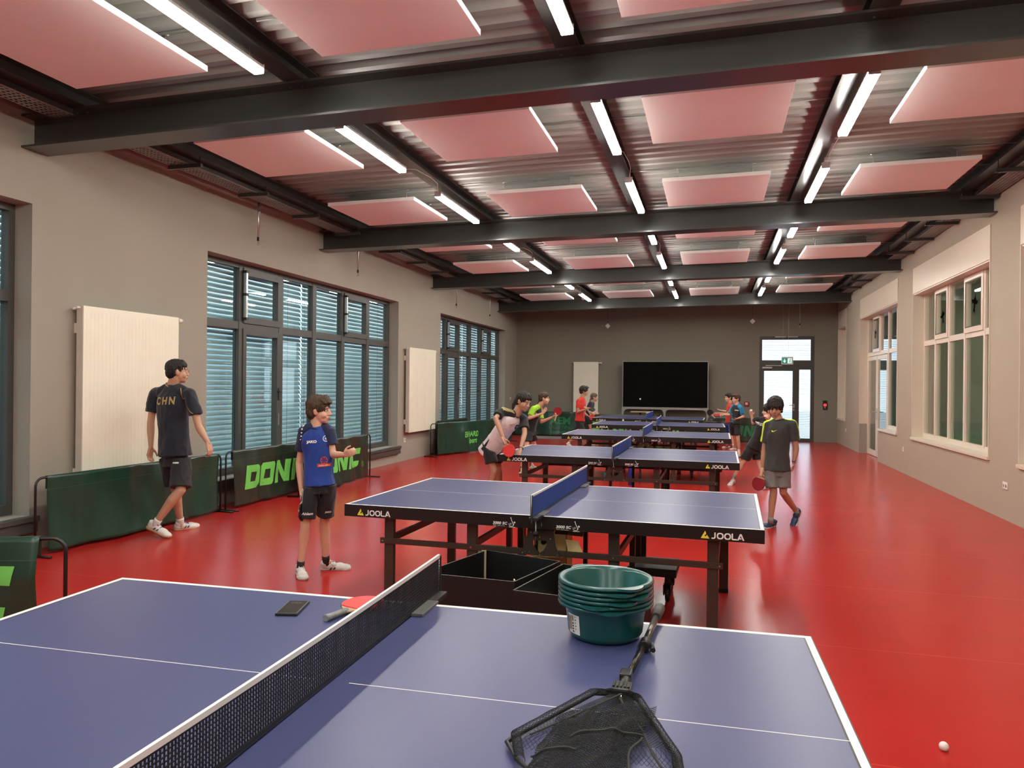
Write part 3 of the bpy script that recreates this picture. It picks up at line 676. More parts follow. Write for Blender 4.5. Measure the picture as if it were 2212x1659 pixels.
# ================================================================== table tennis tables
M_top = mat('table_blue', (.062, .072, .180), .34, var=.05, scale=1.2, bump=.02, bscale=300, spec=.5)
M_line = mat('table_white_line', (.86, .85, .80), .45, var=.02)
M_apron = mat('table_black_rim', (.008, .0075, .007), .38, var=.1)
M_leg = mat('table_bronze_steel', (.060, .042, .030), .42, metal=.25, var=.08)
M_net_black = mat('net_cord_black', (.012, .012, .016), .6, var=.1)
M_net_blue = mat('net_cord_blue', (.025, .07, .33), .6, var=.1)
M_tape = mat('net_tape_white', (.84, .84, .78), .5, var=.02)
M_print = mat('print_white', (.85, .84, .80), .5, var=.01)
M_print_y = mat('print_yellow', (.78, .72, .06), .5, var=.01)
M_rubber = mat('black_rubber', (.010, .010, .010), .6, var=.1)
M_card = mat('cardboard', (.80, .62, .28), .8, var=.06)
def glyph_word(word, h=1.):
    """wide sans capitals J O L A built as outlines, height 1; returns verts, faces, width"""
    W_ = .20; x = 0; polys = []
    for ch in word:
        if ch == 'J':
            polys.append([stroke([(x+.02, .10), (x+.34, .10), (x+.48, .16), (x+.54, .30), (x+.54, 1.0)], W_)]); x += .80
        elif ch == 'O':
            polys.append([rrect(x, 0, x+1.02, 1.0, .42, 6), rrect(x+.21, .20, x+.81, .80, .26, 6)[::-1]]); x += 1.10
        elif ch == 'L':
            polys.append([[(x, 1), (x, .16), (x+.14, 0), (x+.78, 0), (x+.78, .20), (x+.21, .20), (x+.21, 1)]]); x += .80
        elif ch == 'A':
            polys.append([[(x, 0), (x+.42, 1.0), (x+.66, 1.0), (x+1.08, 0), (x+.84, 0), (x+.54, .74), (x+.41, .40), (x+.56, .40), (x+.66, .18), (x+.30, .18), (x+.23, 0)]]); x += 1.1
    vs, fs = poly_mesh(polys)
    return [(a*h, b*h) for a, b in vs], fs, x*h
TRI = [[(0, 0), (.50, 1.0), (.62, .62), (.40, .30), (.62, .30), (.70, .50), (.98, 0)]]
def net_mesh(L, H, cell, th, sag=0.012):
    b = MB(); nx = int(L/cell); nz = int(H/cell)
    def S(u): return -sag*(1-(2*u/L)**2)
    for i in range(nx+1):
        u = -L/2+i*cell; j = .0012*math.sin(i*.9)
        b.add([(-th/2, u-th/2, S(u)), (th/2, u-th/2, S(u)), (th/2, u+th/2, S(u)), (-th/2, u+th/2, S(u)), (-th/2, u-th/2+j, H+S(u)), (th/2, u-th/2+j, H+S(u)), (th/2, u+th/2+j, H+S(u)), (-th/2, u+th/2+j, H+S(u))],
              [(0, 1, 5, 4), (1, 2, 6, 5), (2, 3, 7, 6), (3, 0, 4, 7)])
    K_ = 12
    for k in range(1, nz):
        z = k*cell
        for s in range(K_):
            a, c = -L/2+L*s/K_, -L/2+L*(s+1)/K_
            b.add([(-th/2, a, z+S(a)-th/2), (th/2, a, z+S(a)-th/2), (th/2, a, z+S(a)+th/2), (-th/2, a, z+S(a)+th/2), (-th/2, c, z+S(c)-th/2), (th/2, c, z+S(c)-th/2), (th/2, c, z+S(c)+th/2), (-th/2, c, z+S(c)+th/2)],
                  [(0, 1, 5, 4), (1, 2, 6, 5), (2, 3, 7, 6), (3, 0, 4, 7)])
    return b
def make_table(model, netmat, cell, th, sag, rim=True):
    t = thing('table_tennis_table', '', 'table', (0, 0, 0), 0, 'blue table tennis tables in a row')
    def B(name, m, f, par=None):
        b = MB(); f(b); return b.build(name, m, par or t, world=False)
    for s in (-1, 1):
        a, c = sorted((s*.0035, s*1.37))
        B('tabletop', M_top, lambda b: b.box(a, c, -.7625, .7625, .738, .760))
        def edges(b):
            e0, e1 = sorted((s*1.37, s*1.35))
            b.box(e0, e1, -.7625, .7625, .7598, .7604); q0, q1 = sorted((s*.0035, s*1.35))
            b.box(q0, q1, -.7625, -.7425, .7598, .7604); b.box(q0, q1, .7425, .7625, .7598, .7604)
        B('edge_line', M_line, edges)
        q0, q1 = sorted((s*.055, s*1.35)); B('centre_line', M_line, lambda b: b.box(q0, q1, -.0015, .0015, .7598, .7603))
        def apron(b):
            q0, q1 = sorted((s*.012, s*1.372))
            for v in (-1, 1): w0, w1 = sorted((v*.765, v*.740)); b.box(q0, q1, w0, w1, .679, .7370); b.box(q0, q1, w0*1.0008, w1*1.0008, .737, .7597)
            e0, e1 = sorted((s*1.373, s*1.345)); b.box(e0, e1, -.766, .766, .679, .7597)
            b.box(*sorted((s*.30, s*.34)), -.74, .74, .690, .7375); b.box(*sorted((s*1.0, s*1.04)), -.74, .74, .690, .7375)
        B('apron', M_apron, apron)
        for v, ou, iu in ((-.655, 1.08, .475), (.655, 1.13, .50)):
            for u, zb in ((ou, 0), (iu, 0)):
                lg = B('leg', M_leg, lambda b, u=u, v=v: b.box(s*u-.034, s*u+.034, v-.018, v+.018, .012, .70, bev=.003))
                B('leg_foot', M_rubber, lambda b, u=u, v=v: b.box(s*u-.036, s*u+.036, v-.020, v+.020, 0, .030), lg)
            y_ = v-.025 if v < 0 else v+.025
            rl = B('rail', M_leg, lambda b: b.box(*sorted((s*.12, s*(ou+.06))), y_-.008, y_+.008, .492, .530, bev=.002))
            def bolts(b):
                for u in (ou+.04, iu, .10): b.tube([(s*u, y_-.008*(1 if v < 0 else -1), .511), (s*u, y_-.013*(1 if v < 0 else -1), .511)], .006, 8)
            o = B('bolt', M_galv, bolts, rl); o['kind'] = 'stuff'
        for u in (1.10, .487): B('cross_rail', M_leg, lambda b: b.box(s*u-.012, s*u+.012, -.64, .64, .488, .534, bev=.002))
        B('chassis_plate', M_rubber, lambda b: b.box(*sorted((s*.44, s*.80)), .22, .60, .185, .245, bev=.004))
        [B('strut', M_leg, lambda b, v=v: b.box(*sorted((s*.46, s*.50)), v, v+.04, .23, .70)) for v in (.20, .55)]
        for v in (.25, .55):
            c = B('caster', M_rubber, lambda b: (b.tube([(s*.735, v, .10), (s*.735, v, .21)], .020, 12), b.box(s*.735-.028, s*.735-.020, v-.03, v+.035, .055, .13), b.box(s*.735+.020, s*.735+.028, v-.03, v+.035, .055, .13), b.box(s*.735-.03, s*.735+.03, v+.02, v+.085, .105, .118)))
            B('wheel', M_rubber, lambda b: b.lathe([(0, -.016), (.052, -.016), (.060, -.010), (.060, .010), (.052, .016), (0, .016)], 24, Matrix.Translation((s*.735, v+.02, .060)) @ Matrix.Rotation(R_(90), 4, 'Y')), c)
    # folding mechanism plates at the middle, near and far
    for v in (-.69, .69):
        out = [(-.135, .492), (.135, .492), (.105, .56), (.082, .679), (-.082, .679), (-.088, .615), (-.118, .598), (-.100, .578), (-.110, .545)]
        sh = [(-.045, .590), (.045, .590), (.044, .560), (.025, .528), (0, .510), (-.025, .528), (-.044, .560)]
        vs, fs = poly_mesh([[out, sh[::-1]]]); n = len(vs); V3 = [(x, v-.003, z) for x, z in vs]+[(x, v+.003, z) for x, z in vs]
        F = fs+[tuple(i+n for i in f[::-1]) for f in fs]; k = len(out); m_ = len(sh)
        F += [(i, (i+1) % k, (i+1) % k+n, i+n) for i in range(k)]+[(k+i, k+(i+1) % m_, k+(i+1) % m_+n, k+i+n) for i in range(m_)]
        br = B('centre_bracket', M_leg, lambda b: b.add(V3, F))
        o = B('bolt', M_galv, lambda b: [b.tube([(x, v-.003*(1 if v < 0 else -1), z), (x, v-.008*(1 if v < 0 else -1), z)], .005, 8) for x, z in ((-.115, .505), (-.07, .512), (0, .498), (.115, .503), (0, .612), (.07, .605), (-.06, .64))], br); o['kind'] = 'stuff'
    B('mechanism', M_rubber, lambda b: (b.box(-.05, .05, -.60, .60, .62, .66), b.tube([(0, -.6, .56), (0, .6, .56)], .018, 10), b.box(-.10, -.07, -.45, -.41, .06, .62), b.box(.07, .10, .41, .45, .06, .62)))
    for v in (-.43, .43): B('wheel', M_rubber, lambda b: b.lathe([(0, -.016), (.05, -.016), (.058, 0), (.05, .016), (0, .016)], 20, Matrix.Translation(((-.085 if v < 0 else .085), v, .058)) @ Matrix.Rotation(R_(90), 4, 'Y')))
    # net set
    L = 1.80; H = .142
    nt = net_mesh(L, H, cell, th, sag).build('net', netmat, None, world=False, fix=False)
    nt.parent = t; nt.location = (0, 0, .766+sag); nt['kind'] = 'stuff'
    K_ = 24; top = []; bot = []
    for i in range(K_+1):
        u = -L/2+L*i/K_; z = .766+H-sag*(1-(2*u/L)**2)+sag; top.append((0, u, z))
    def tape(b):
        for a, c in zip(top, top[1:]):
            b.add([(-.0035, a[1], a[2]-.010), (.0035, a[1], a[2]-.010), (.0045, a[1], a[2]+.004), (-.0045, a[1], a[2]+.004), (-.0035, c[1], c[2]-.010), (.0035, c[1], c[2]-.010), (.0045, c[1], c[2]+.004), (-.0045, c[1], c[2]+.004)], [(0, 1, 5, 4), (1, 2, 6, 5), (2, 3, 7, 6), (3, 0, 4, 7)])
    B('net_tape', M_tape, tape)
    B('lower_cord', M_net_black, lambda b: b.box(-.003, .003, -L/2, L/2, .766, .777))
    for v in (-1, 1):
        yv = v*(L/2+.006)
        p_ = B('net_post', M_rubber, lambda b: (b.box(-.007, .007, yv-.006, yv+.006, .735, .912, bev=.002), b.box(-.02, .035, *sorted((v*.775, yv)), .752, .772, bev=.004), b.box(-.012, .03, v*.775-.012, v*.775+.012, .68, .77, bev=.004)))
        B('clamp_plate', mat('net_clamp_grey', (.14, .14, .135), .4, metal=.3), lambda b: b.box(-.018, .045, *sorted((v*.60, v*.775)), .7605, .772, bev=.003), p_)
        B('screw', M_galv, lambda b: (b.tube([(0, v*.80, .585), (0, v*.80, .74)], .0035, 6), b.tube([(0, yv-.004, .74), (0, yv-.004, .915)], .003, 6)), p_)
        B('knob', M_rubber, lambda b: b.lathe([(0, 0), (.017, .002), (.019, .02), (.01, .03), (0, .03)], 16, Matrix.Translation((0, v*.80, .64))), p_)
    # lettering on the long sides
    for v, X in ((-1, (1, 0, 0)), (1, (-1, 0, 0))):
        org = lambda u: (u*(-v), v*.7662, .690)
        for u in (-1.275, 1.01):
            vs, fs, w_ = glyph_word('JOOLA', .0385)
            decal('lettering', (vs, fs), org(u+.062), X, (0, 0, 1), M_print, t, off=.0008)
            tv, tf = poly_mesh([TRI]); decal('logo_triangle', ([(a*.052, c*.046) for a, c in tv], tf), org(u), X, (0, 0, 1), M_print_y, t, off=.0008)
        for u in (-.225, .195):
            vf = text_mesh(model, .024, .0009, .15, 1.12, 1.05); decal('model_number', vf, (org(u-.024)[0], v*.7662, .700), X, (0, 0, 1), M_print, t, off=.0008)
            e = [[stroke([(.062+.017*math.cos(R_(q)), .0+.017*math.sin(R_(q))) for q in range(170, 371, 25)], .0028)], [stroke([(.045, -.021), (.088, -.021)], .003)], [stroke([(.060, .034), (.064, .020), (.072, .006), (.076, -.012)], .004)], [[(.083+.006*math.cos(R_(q)), .010+.006*math.sin(R_(q))) for q in range(0, 360, 45)]], [[(.058+.004*math.cos(R_(q)), .038+.004*math.sin(R_(q))) for q in range(0, 360, 60)]], [stroke([(.055, -.006), (.055, .006)], .002)], [stroke([(.061, -.006), (.061, .006)], .002)]]
            decal('emblem', poly_mesh(e), (org(u-.008)[0], v*.7662, .700), X, (0, 0, 1), M_print, t, off=.0008)
            decal('small_print', text_mesh('PRO  table tennis', .009, .0, 0, 1.2), (org(u-.030)[0], v*.7662, .6845), X, (0, 0, 1), M_print, t, off=.0008)
        for q in (1,):
            vs, fs, w_ = glyph_word('JOOLA', .020); decal('lettering', (vs, fs), (.0302, v*.775-.012, .700) if v > 0 else (.0302, v*.775-.010, .700), (0, 1, 0), (0, 0, 1), M_print, t, off=.0006)
    return t
TABLES = [(-2.3802, 1.0905, .0224), (-2.4419, 4.6479, -.0256), (-2.4525, 8.5084, -.0105), (-2.4582, 12.3268, -.0069), (-2.4876, 15.7147, .0152), (-2.9583, 18.7873, -.0182)]
TLAB = ['front blue table with a black net, tubs and a landing net on it', 'blue table with blue net beside the black cartons, second in the row', 'blue table under the hand of the player in white, third in the row', 'fourth blue table in the row, between the lime-sleeved girl and the one in white', 'fifth blue table in the row, ending at the boy with blue sleeves', 'last blue table in the row, shifted left before the big screen']
TB = []
def place(t, i):
    x, y, a = TABLES[i]; c, s = math.cos(a), math.sin(a)
    loc = (x+1.37*c-.7625*s, y+1.37*s+.7625*c, 0)
    t.location = loc; t.rotation_euler = (0, 0, a); t['label'] = TLAB[i]; MW[t.name] = Matrix.Translation(loc) @ Matrix.Rotation(a, 4, 'Z'); TB.append(t)
tA = make_table('3000 SC', M_net_black, .0106, .0029, .006); place(tA, 0)
tB = make_table('3000 SC', M_net_blue, .0075, .0042, .003); place(tB, 1)
tC = make_table('2000 SC', M_net_blue, .0095, .0060, .003); place(tC, 2)
for i in (3, 4, 5): place(dup(tC), i)
def ontable(i, u, v, z=.7606): return MW[TB[i].name] @ Vector((u, v, z))
# ================================================================== barriers (green surrounds)
M_green = mat('barrier_vinyl', (.009, .046, .028), .30, var=.15, scale=3, spec=.6)
M_green2 = mat('barrier_vinyl_olive', (.018, .030, .019), .32, var=.12, scale=3, spec=.6)
M_lime = mat('print_green', (.16, .58, .10), .45, var=.05)
M_dgreen = mat('print_dark_green', (.02, .20, .07), .45, var=.05)
M_tube = mat('black_tube', (.010, .010, .010), .35, var=.1)
def donic():
    """heavy slanted capitals D O N I C, height 1"""
    p = []; x = 0
    p.append([[(x, 0), (x, 1), (x+.72, 1), (x+.98, .88), (x+1.0, .2), (x+.80, 0)], [(x+.32, .30), (x+.68, .30), (x+.68, .70), (x+.32, .70)]]); x += 1.14
    p.append([[(x, .12), (x, .88), (x+.12, 1), (x+.92, 1), (x+1.02, .88), (x+1.02, .12), (x+.92, 0), (x+.12, 0)], [(x+.33, .30), (x+.70, .30), (x+.70, .70), (x+.33, .70)]]); x += 1.16
    p.append([[(x, 0), (x, 1), (x+.34, 1), (x+.72, .42), (x+.72, 1), (x+1.04, 1), (x+1.04, 0), (x+.72, 0), (x+.30, .60), (x+.30, 0)]]); x += 1.18
    p.append([[(x, 0), (x, 1), (x+.32, 1), (x+.32, 0)]]); x += .46
    p.append([[(x, .10), (x, .90), (x+.12, 1), (x+.98, 1), (x+.98, .68), (x+.32, .68), (x+.32, .32), (x+.98, .32), (x+.98, .10), (x+.86, 0), (x+.12, 0)]]); x += 1.0
    vs, fs = poly_mesh(p); return [((a+.22*c)-x/2, c-.5) for a, c in vs], fs, x
def barrier(label, p0, p1, h=.70, m=None, text=None, seed=0, bulge=.05, ext=(.11, .11), tint=None, feet=True):
    p0 = Vector((*p0, 0)); p1 = Vector((*p1, 0)); d = (p1-p0); L = d.length; X = d.normalized(); n = Vector((X.y, -X.x, 0))
    t = thing('barrier', label, 'barrier', tuple((p0+p1)/2), 0, 'green court barriers'); m = m or M_green
    r = .011; zt = h+.005
    b = MB(); a0 = p0-X*ext[0]; a1 = p1+X*ext[1]; pts = [a0+Vector((0, 0, .02)), a0+Vector((0, 0, zt-.07))]
    pts += [a0+X*(.07-.07*math.cos(R_(q)))+Vector((0, 0, zt-.07+.07*math.sin(R_(q)))) for q in (25, 50, 75, 90)]
    pts += [a1-X*(.07-.07*math.cos(R_(q)))+Vector((0, 0, zt-.07+.07*math.sin(R_(q)))) for q in (90, 75, 50, 25)]+[a1+Vector((0, 0, zt-.07)), a1+Vector((0, 0, .02))]
    b.tube(pts, r, 10); b.build('frame', M_tube, t)
    for a in (a0, a1):
        b = MB(); b.tube([a-n*.17+Vector((0, 0, .012)), a+n*.19+Vector((0, 0, .012))], .011, 8); b.build('foot', M_tube, t)
    # cloth: wraps the top tube and hangs with folds
    NX, NZ = 56, 22; vs = []; fs = []; rnd = random.Random(seed)
    for j in range(NZ+1):
        for i in range(NX+1):
            u = i/NX; w_ = j/NZ; z = h+.019-(h-.012)*w_
            fold = noise.noise(Vector((u*L*3.2, w_*.8+seed, seed*3.1)))*.07*min(1, w_*3+.05)+noise.noise(Vector((u*L*9, w_*1.6, seed)))*.016*(.3+w_)
            out = .014+bulge*math.sin(math.pi*u)**.7*w_**1.5*(.6+.6*noise.noise(Vector((u*1.5, seed, 0))))
            sagz = .018*math.sin(math.pi*u)*(1 if w_ > .98 else 0)
            p = p0+X*(u*L)+n*(out+fold)+Vector((0, 0, max(.006, z+sagz*0)))
            vs.append(tuple(p))
    for j in range(NZ):
        for i in range(NX): a = j*(NX+1)+i; fs.append((a, a+NX+1, a+NX+2, a+1))
    b = MB(); b.add(vs, fs, True)
    back = []       # back flap over the tube
    for j in range(4):
        for i in range(NX+1): back.append(tuple(p0+X*(i/NX*L)-n*.013+Vector((0, 0, h+.019-j*.04))))
    bf = [(j*(NX+1)+i, j*(NX+1)+i+1, (j+1)*(NX+1)+i+1, (j+1)*(NX+1)+i) for j in range(3) for i in range(NX)]
    b.add(back, bf, True)
    b.add([vs[i] for i in range(NX+1)]+[back[i] for i in range(NX+1)], [(i, i+1, NX+2+i, NX+1+i) for i in range(NX)], True)
    cl = b.build('cloth', m, t); so = cl.modifiers.new('solid', 'SOLIDIFY'); so.thickness = .0016
    tree = BVHTree.FromPolygons([Vector(v) for v in vs], fs)
    # stitched seam under the top
    sm = MB(); sm.tube([Vector(vs[4*(NX+1)+i])+n*.001 for i in range(NX+1)], .0012, 4); sm.build('seam', mat('seam_thread', (.05, .14, .09), .6), t)
    for item in (text or []):
        kind, u, z, size, mm = item[:5]
        org = p0+X*(u*L)+Vector((0, 0, z))
        if kind == 'D':
            v2, f2, w2 = donic(); v2 = [(a*size[0], c*size[1]) for a, c in v2]
            nm = 'lettering'
            decal('registered_mark', text_mesh('®', size[1]*.42, .0), org+X*(w2*size[0]*.5+size[0]*.45)-Vector((0, 0, size[1]*.42)), X, (0, 0, 1), mm, t, tree, .004, reach=.12)
        else:
            v2, f2 = text_mesh(kind, size[1], item[5] if len(item) > 5 else .0, item[6] if len(item) > 6 else 0., size[0]); nm = 'lettering'
        decal(nm, (v2, f2), org, X, (0, 0, 1), mm, t, tree, .004, maxlen=.06, reach=.12)
    return t
barrier('plain green barrier under the radiator, behind the walking man', (-5.86, 5.43), (-5.79, 7.77), .70, M_green, None, 1, .10, (.11, .05))
barrier('green barrier lettered in light green, left of the boy in the blue shirt', (-5.78, 8.02), (-5.72, 10.24), .715, M_green2, [('D', .42, .37, (.30, .30), M_lime)], 2, .05)
barrier('green barrier lettered in light green, partly behind the boy in blue', (-5.52, 9.26), (-5.60, 11.42), .715, M_green2, [('D', .48, .38, (.30, .30), M_lime)], 5, .07)
barrier('nearest green barrier, cut by the left edge behind the front table', (-5.72, 2.35), (-3.63, 3.33), .70, M_green, [('D', .605, .40, (.30, .33), M_lime)], 4, .04, (.11, .13))
barrier('green barrier with small two-line light green lettering below the far left window', (-5.82, 15.25), (-5.18, 17.45), .71, M_green, [('ERHARD', .55, .42, (1.0, .17), M_lime, .006, .22), ('Sport', .57, .27, (.9, .17), M_lime, .004, .35)], 6, .12, (.22, .08))
barrier('dark green barrier standing behind the one with two-line lettering', (-5.99, 15.75), (-5.93, 17.5), .73, M_green2, None, 8, .03)
barrier('green barrier along the far left wall past the player in white', (-5.35, 17.75), (-5.45, 20.0), .71, M_green, None, 9, .06)
barrier('green barrier with dark green block lettering at the back, behind the lime-sleeved girl', (-5.95, 22.35), (-3.92, 22.55), .74, M_green, [('AEM', .70, .47, (1.1, .30), M_dgreen, .012, 0), ('LIGHTING', .71, .28, (1.15, .145), M_dgreen, .0, .1), ('___________', .71, .205, (.9, .12), M_dgreen, 0, 0), ('Sportstechnik', .71, .13, (1., .105), M_dgreen, .003, 0)], 10, .10)
barrier('green barrier at the back between the two players by the last table', (-3.66, 21.80), (-1.55, 21.75), .72, M_green2, [('D', .42, .38, (.30, .26), M_lime)], 11, .06)
barrier('green barrier at the back seen beneath the last table', (-2.1, 21.3), (.12, 21.35), .60, M_green2, [('D', .35, .30, (.30, .24), M_lime)], 12, .05)
barrier('green barrier at the back right, behind the boys at the right', (-.02, 21.85), (1.42, 22.05), .69, M_green2, [('D', .62, .34, (.24, .30), M_dgreen)], 13, .05)
t = thing('floor_mat', 'flat grey board lying on the floor before the back-left barrier', 'mat', (-4.6, 21.75, 0))
b = MB(); b.box(-5.2, -3.9, 21.35, 22.15, .001, .02, bev=.004); b.build('board', mat('grey_board', (.30, .29, .26), .6), t)
# ================================================================== props on and around the front tables
# two black open cartons between the first two tables
M_blackcard = mat('black_card', (.003, .003, .003), .55, var=.1)
M_rawcard = mat('raw_card_edge', (.50, .42, .26), .8, var=.1)
M_ball = mat('ball_white', (.86, .85, .80), .35, var=.01)
def carton(name, label, corners, z1, wall=.006):
    c = sum((Vector((*p, 0)) for p in corners), Vector())/4
    t = thing(name, label, 'box', tuple(c), 0, 'open black cartons')
    P = [Vector((*p, 0)) for p in corners]; k = 4
    for i in range(4):
        a, b_ = P[i], P[(i+1) % 4]; n = Vector((-(b_-a).y, (b_-a).x, 0)).normalized()*wall
        vs = [a, b_, b_+n, a+n]; b = MB(); b.prism([(v.x, v.y) for v in vs], .004, z1); pw = b.build('side_wall', M_blackcard, t)
        e = MB(); e.prism([(v.x, v.y) for v in [a-n*.05, b_-n*.05, b_+n*1.05, a+n*1.05]], z1, z1+.0012); e.build('cut_edge', mat('worn_card_edge', (.16, .15, .13), .8, var=.5, scale=60), pw)
    b = MB(); b.prism([(v.x, v.y) for v in P], .001, .012); b.build('bottom', M_blackcard, t)
    return t, P
Z1 = .50
c1, P1 = carton('carton', 'open black carton beyond the net of the front table, left one', [(-1.62, 4.02), (-1.055, 3.99), (-.905, 4.54), (-1.435, 4.70)], Z1)
c2, P2 = carton('carton', 'open black carton behind the green tubs, right one', [(-1.030, 3.86), (-.47, 3.80), (-.335, 4.36), (-.885, 4.52)], Z1-.01)
for (c, x, y, a) in ((c1, -1.443, 4.665, 20), (c1, -1.062, 4.015, -70)):
    b = MB(); b.box(-.016, .016, -.004, .004, .05, Z1+.006, M=Matrix.Translation((x, y, 0)) @ Matrix.Rotation(R_(a), 4, 'Z')); b.build('torn_corner', M_rawcard, c)
rnd = random.Random(3)
b = MB(); b.prism([(-.99, 4.10), (-.74, 4.07), (-.68, 4.36), (-.90, 4.42)], .012, .30); b.build('inner_tray', M_blackcard, c2)
for k, (c, cx, cy, n_) in enumerate(((c2, -.86, 4.22, 9),)):
    for i in range(n_):
        x, y = cx+.042*(i % 3)-.02, cy+.042*(i//3); z = .322+rnd.uniform(0, .004)
        if i == 0: bm_ = MB(); bm_.ball((0, 0, 0), .02, 14); me = bm_.mesh('ball'); me.materials.append(M_ball)
        o = bpy.data.objects.new('ball', me); COL.objects.link(o); o.location = (x, y, z)
        tag(o, 'white ball in the tray inside the right black carton', 'ball', 'white balls in the right black carton')
# brown carton under the second table
t = thing('cardboard_box', 'torn brown cardboard box with open flaps under the second table', 'box', (-1.02, 4.98, 0))
x0, x1, y0, y1, z1 = -1.13, -.93, 4.87, 5.08, .60
for (a, c_, e, f) in ((x0, x1, y0, y0+.004), (x0, x1, y1-.004, y1), (x0, x0+.004, y0, y1), (x1-.004, x1, y0, y1)):
    b = MB(); b.box(a, c_, e, f, .002, z1); b.build('side_wall', M_card, t)
b = MB(); b.box(x0, x1, y0, y1, .001, .006); b.build('bottom', M_card, t)
for vs in ([(x1, y0, .60), (x1, y1, .60), (x1+.095, y1-.02, .645), (x1+.11, y0-.03, .60)], [(x1+.01, y0-.10, .59), (x1+.10, y0-.14, .59), (x1+.145, y0-.16, .50), (x1+.04, y0-.13, .49)], [(x0, y0-.005, .46), (x1, y0-.005, .46), (x1-.01, y0-.12, .475), (x0-.03, y0-.11, .465)], [(x0+.05, y0, .6), (x0+.12, y0, .6), (x0+.13, y0-.02, .70), (x0+.07, y0-.02, .69)]):
    b = MB(); n = (Vector(vs[1])-Vector(vs[0])).cross(Vector(vs[2])-Vector(vs[0])).normalized()*.003
    b.add(vs+[tuple(Vector(v)+n) for v in vs], [(0, 1, 2, 3), (7, 6, 5, 4), (0, 4, 5, 1), (1, 5, 6, 2), (2, 6, 7, 3), (3, 7, 4, 0)]); b.build('flap', M_card, t)
# ---- stack of green tubs
M_tub = mat('tub_green', (.006, .082, .076), .28, var=.04, coat=.2)
def tub(i, z, rot, label):
    cx, cy = -.342, 2.492
    t = thing('plastic_tub', label, 'tub', (cx, cy, z), rot, 'stacked green plastic tubs')
    rb, rt, h = .118, .146, .125
    prof = [(0, .0), (rb-.02, .0), (rb-.004, .006), (rb+.006, .022), (rt-.012, h-.012), (rt-.006, h-.004), (rt+.004, h), (rt+.012, h-.003), (rt+.0135, h-.011), (rt+.012, h-.011), (rt+.010, h-.005), (rt+.004, h-.004), (rt-.003, h-.006), (rt-.010, h-.016), (rb+.003, .024), (rb-.006, .010), (rb-.02, .004), (0, .004)]
    b = MB(); b.lathe(prof, 64); b.build('bowl', M_tub, t, world=False)
    for a in (0, 180):
        b = MB(); pts_o = []; pts_i = []
        for q in range(-18, 19, 4):
            rr = rt+.012+.020*math.cos(R_(q*5)); pts_o.append((rr*math.cos(R_(q)), rr*math.sin(R_(q)))); pts_i.append(((rt+.002)*math.cos(R_(q)), (rt+.002)*math.sin(R_(q))))
        b.prism(pts_o+pts_i[::-1], h-.009, h-.001, M=Matrix.Rotation(R_(a), 4, 'Z')); b.build('grip', M_tub, t, world=False)
    return t, prof
TZ = .7606
zs = [0, .0142, .0284, .0426, .0570, .0730]
tl = ['lowest green tub of the stack, standing on the table with a paper label', 'second green tub from the bottom of the stack', 'third green tub from the bottom of the stack', 'third green tub from the top of the stack', 'second green tub from the top of the stack', 'topmost green tub of the stack, open to view']
for i, dz in enumerate(zs):
    t, prof = tub(i, TZ+dz, R_([-75, -95, -60, -40, -62, -50][i]), tl[i])
    if i == 0: tub0 = t
# paper label on the lowest tub
def on_tub(a0, a1, z0, z1, m, name, off=.001, parent=None):
    b = MB(); n = 10; vs = []; fs = []
    for k in range(n+1):
        a = R_(a0+(a1-a0)*k/n)
        for z in (z0, z1):
            r = .124+(z-.022)/.091*.010+off; vs.append((-.342+r*math.cos(a), 2.492+r*math.sin(a), TZ+z))
    for k in range(n): fs.append((2*k, 2*k+2, 2*k+3, 2*k+1))
    b.add(vs, fs, True); return b.build(name, m, parent or tub0)
lb = on_tub(212, 238, .024, .088, M_plastic_white, 'paper_label', .0012)
on_tub(213, 221, .034, .082, mat('label_photo', (.30, .22, .18), .6, var=.5, scale=80), 'label_print', .0018, lb)
on_tub(222, 226, .066, .084, mat('label_brown', (.28, .17, .12), .6), 'label_print', .0018, lb)
for k in range(4): on_tub(222, 226, .029+.009*k, .034+.009*k, M_dark, 'label_print', .0018, lb)
for k in range(5): on_tub(229, 231+(k % 2), .040+.010*k, .043+.010*k, M_dark, 'label_print', .0018, lb)
# ---- folding landing net for picking up balls
t = thing('landing_net', 'black triangular ball-collecting net with a telescopic handle on the front table', 'net', (-.22, 2.0, .76))
Zt = .7606
def Pz(x, y, z): return Vector((x, y, z))
A0 = Pz(-.1805, 2.785, Zt+.0195); A1 = Pz(-.200, 2.395, Zt+.019); A2 = Pz(-.222, 2.13, Zt+.019); A3 = Pz(-.228, 2.01, Zt+.018); A4 = Pz(-.232, 1.965, Zt+.016)
b = MB(); b.tube([A0, A0.lerp(A1, .30)], .0165, 16, radii=[.0185, .0165]); b.build('grip', mat('grey_grip', (.055, .055, .052), .6, var=.1), t)
b = MB(); b.tube([A0.lerp(A1, .29), A1], .0115, 16); b.build('upper_pole', mat('pole_metal', (.16, .155, .14), .25, metal=.8), t)
b = MB(); b.tube([A1+(A1-A0)*-.03, A1+(A1-A0)*.10], .0175, 16); b.tube([A1+Vector((.02, -.005, 0)), A1+Vector((.028, -.05, -.004))], .008, 8); b.build('pole_clip', M_dark, t)
b = MB(); b.tube([A1, A2], .0100, 16); b.build('lower_pole', mat('pole_dark', (.035, .034, .030), .25, metal=.6), t)
b = MB(); b.tube([A2, A2.lerp(A3, .5), A3], .017, 12, radii=[.011, .015, .013]); b.box(-.244, -.212, 2.075, 2.125, Zt+.012, Zt+.036, bev=.004); b.box(-.256, -.204, 1.985, 2.045, Zt+.004, Zt+.030, bev=.006); b.build('hinge_joint', M_dark, t)
b = MB()
for k in range(5): b.box(-.252+.010*k, -.247+.010*k, 1.995, 2.03, Zt+.030, Zt+.034)
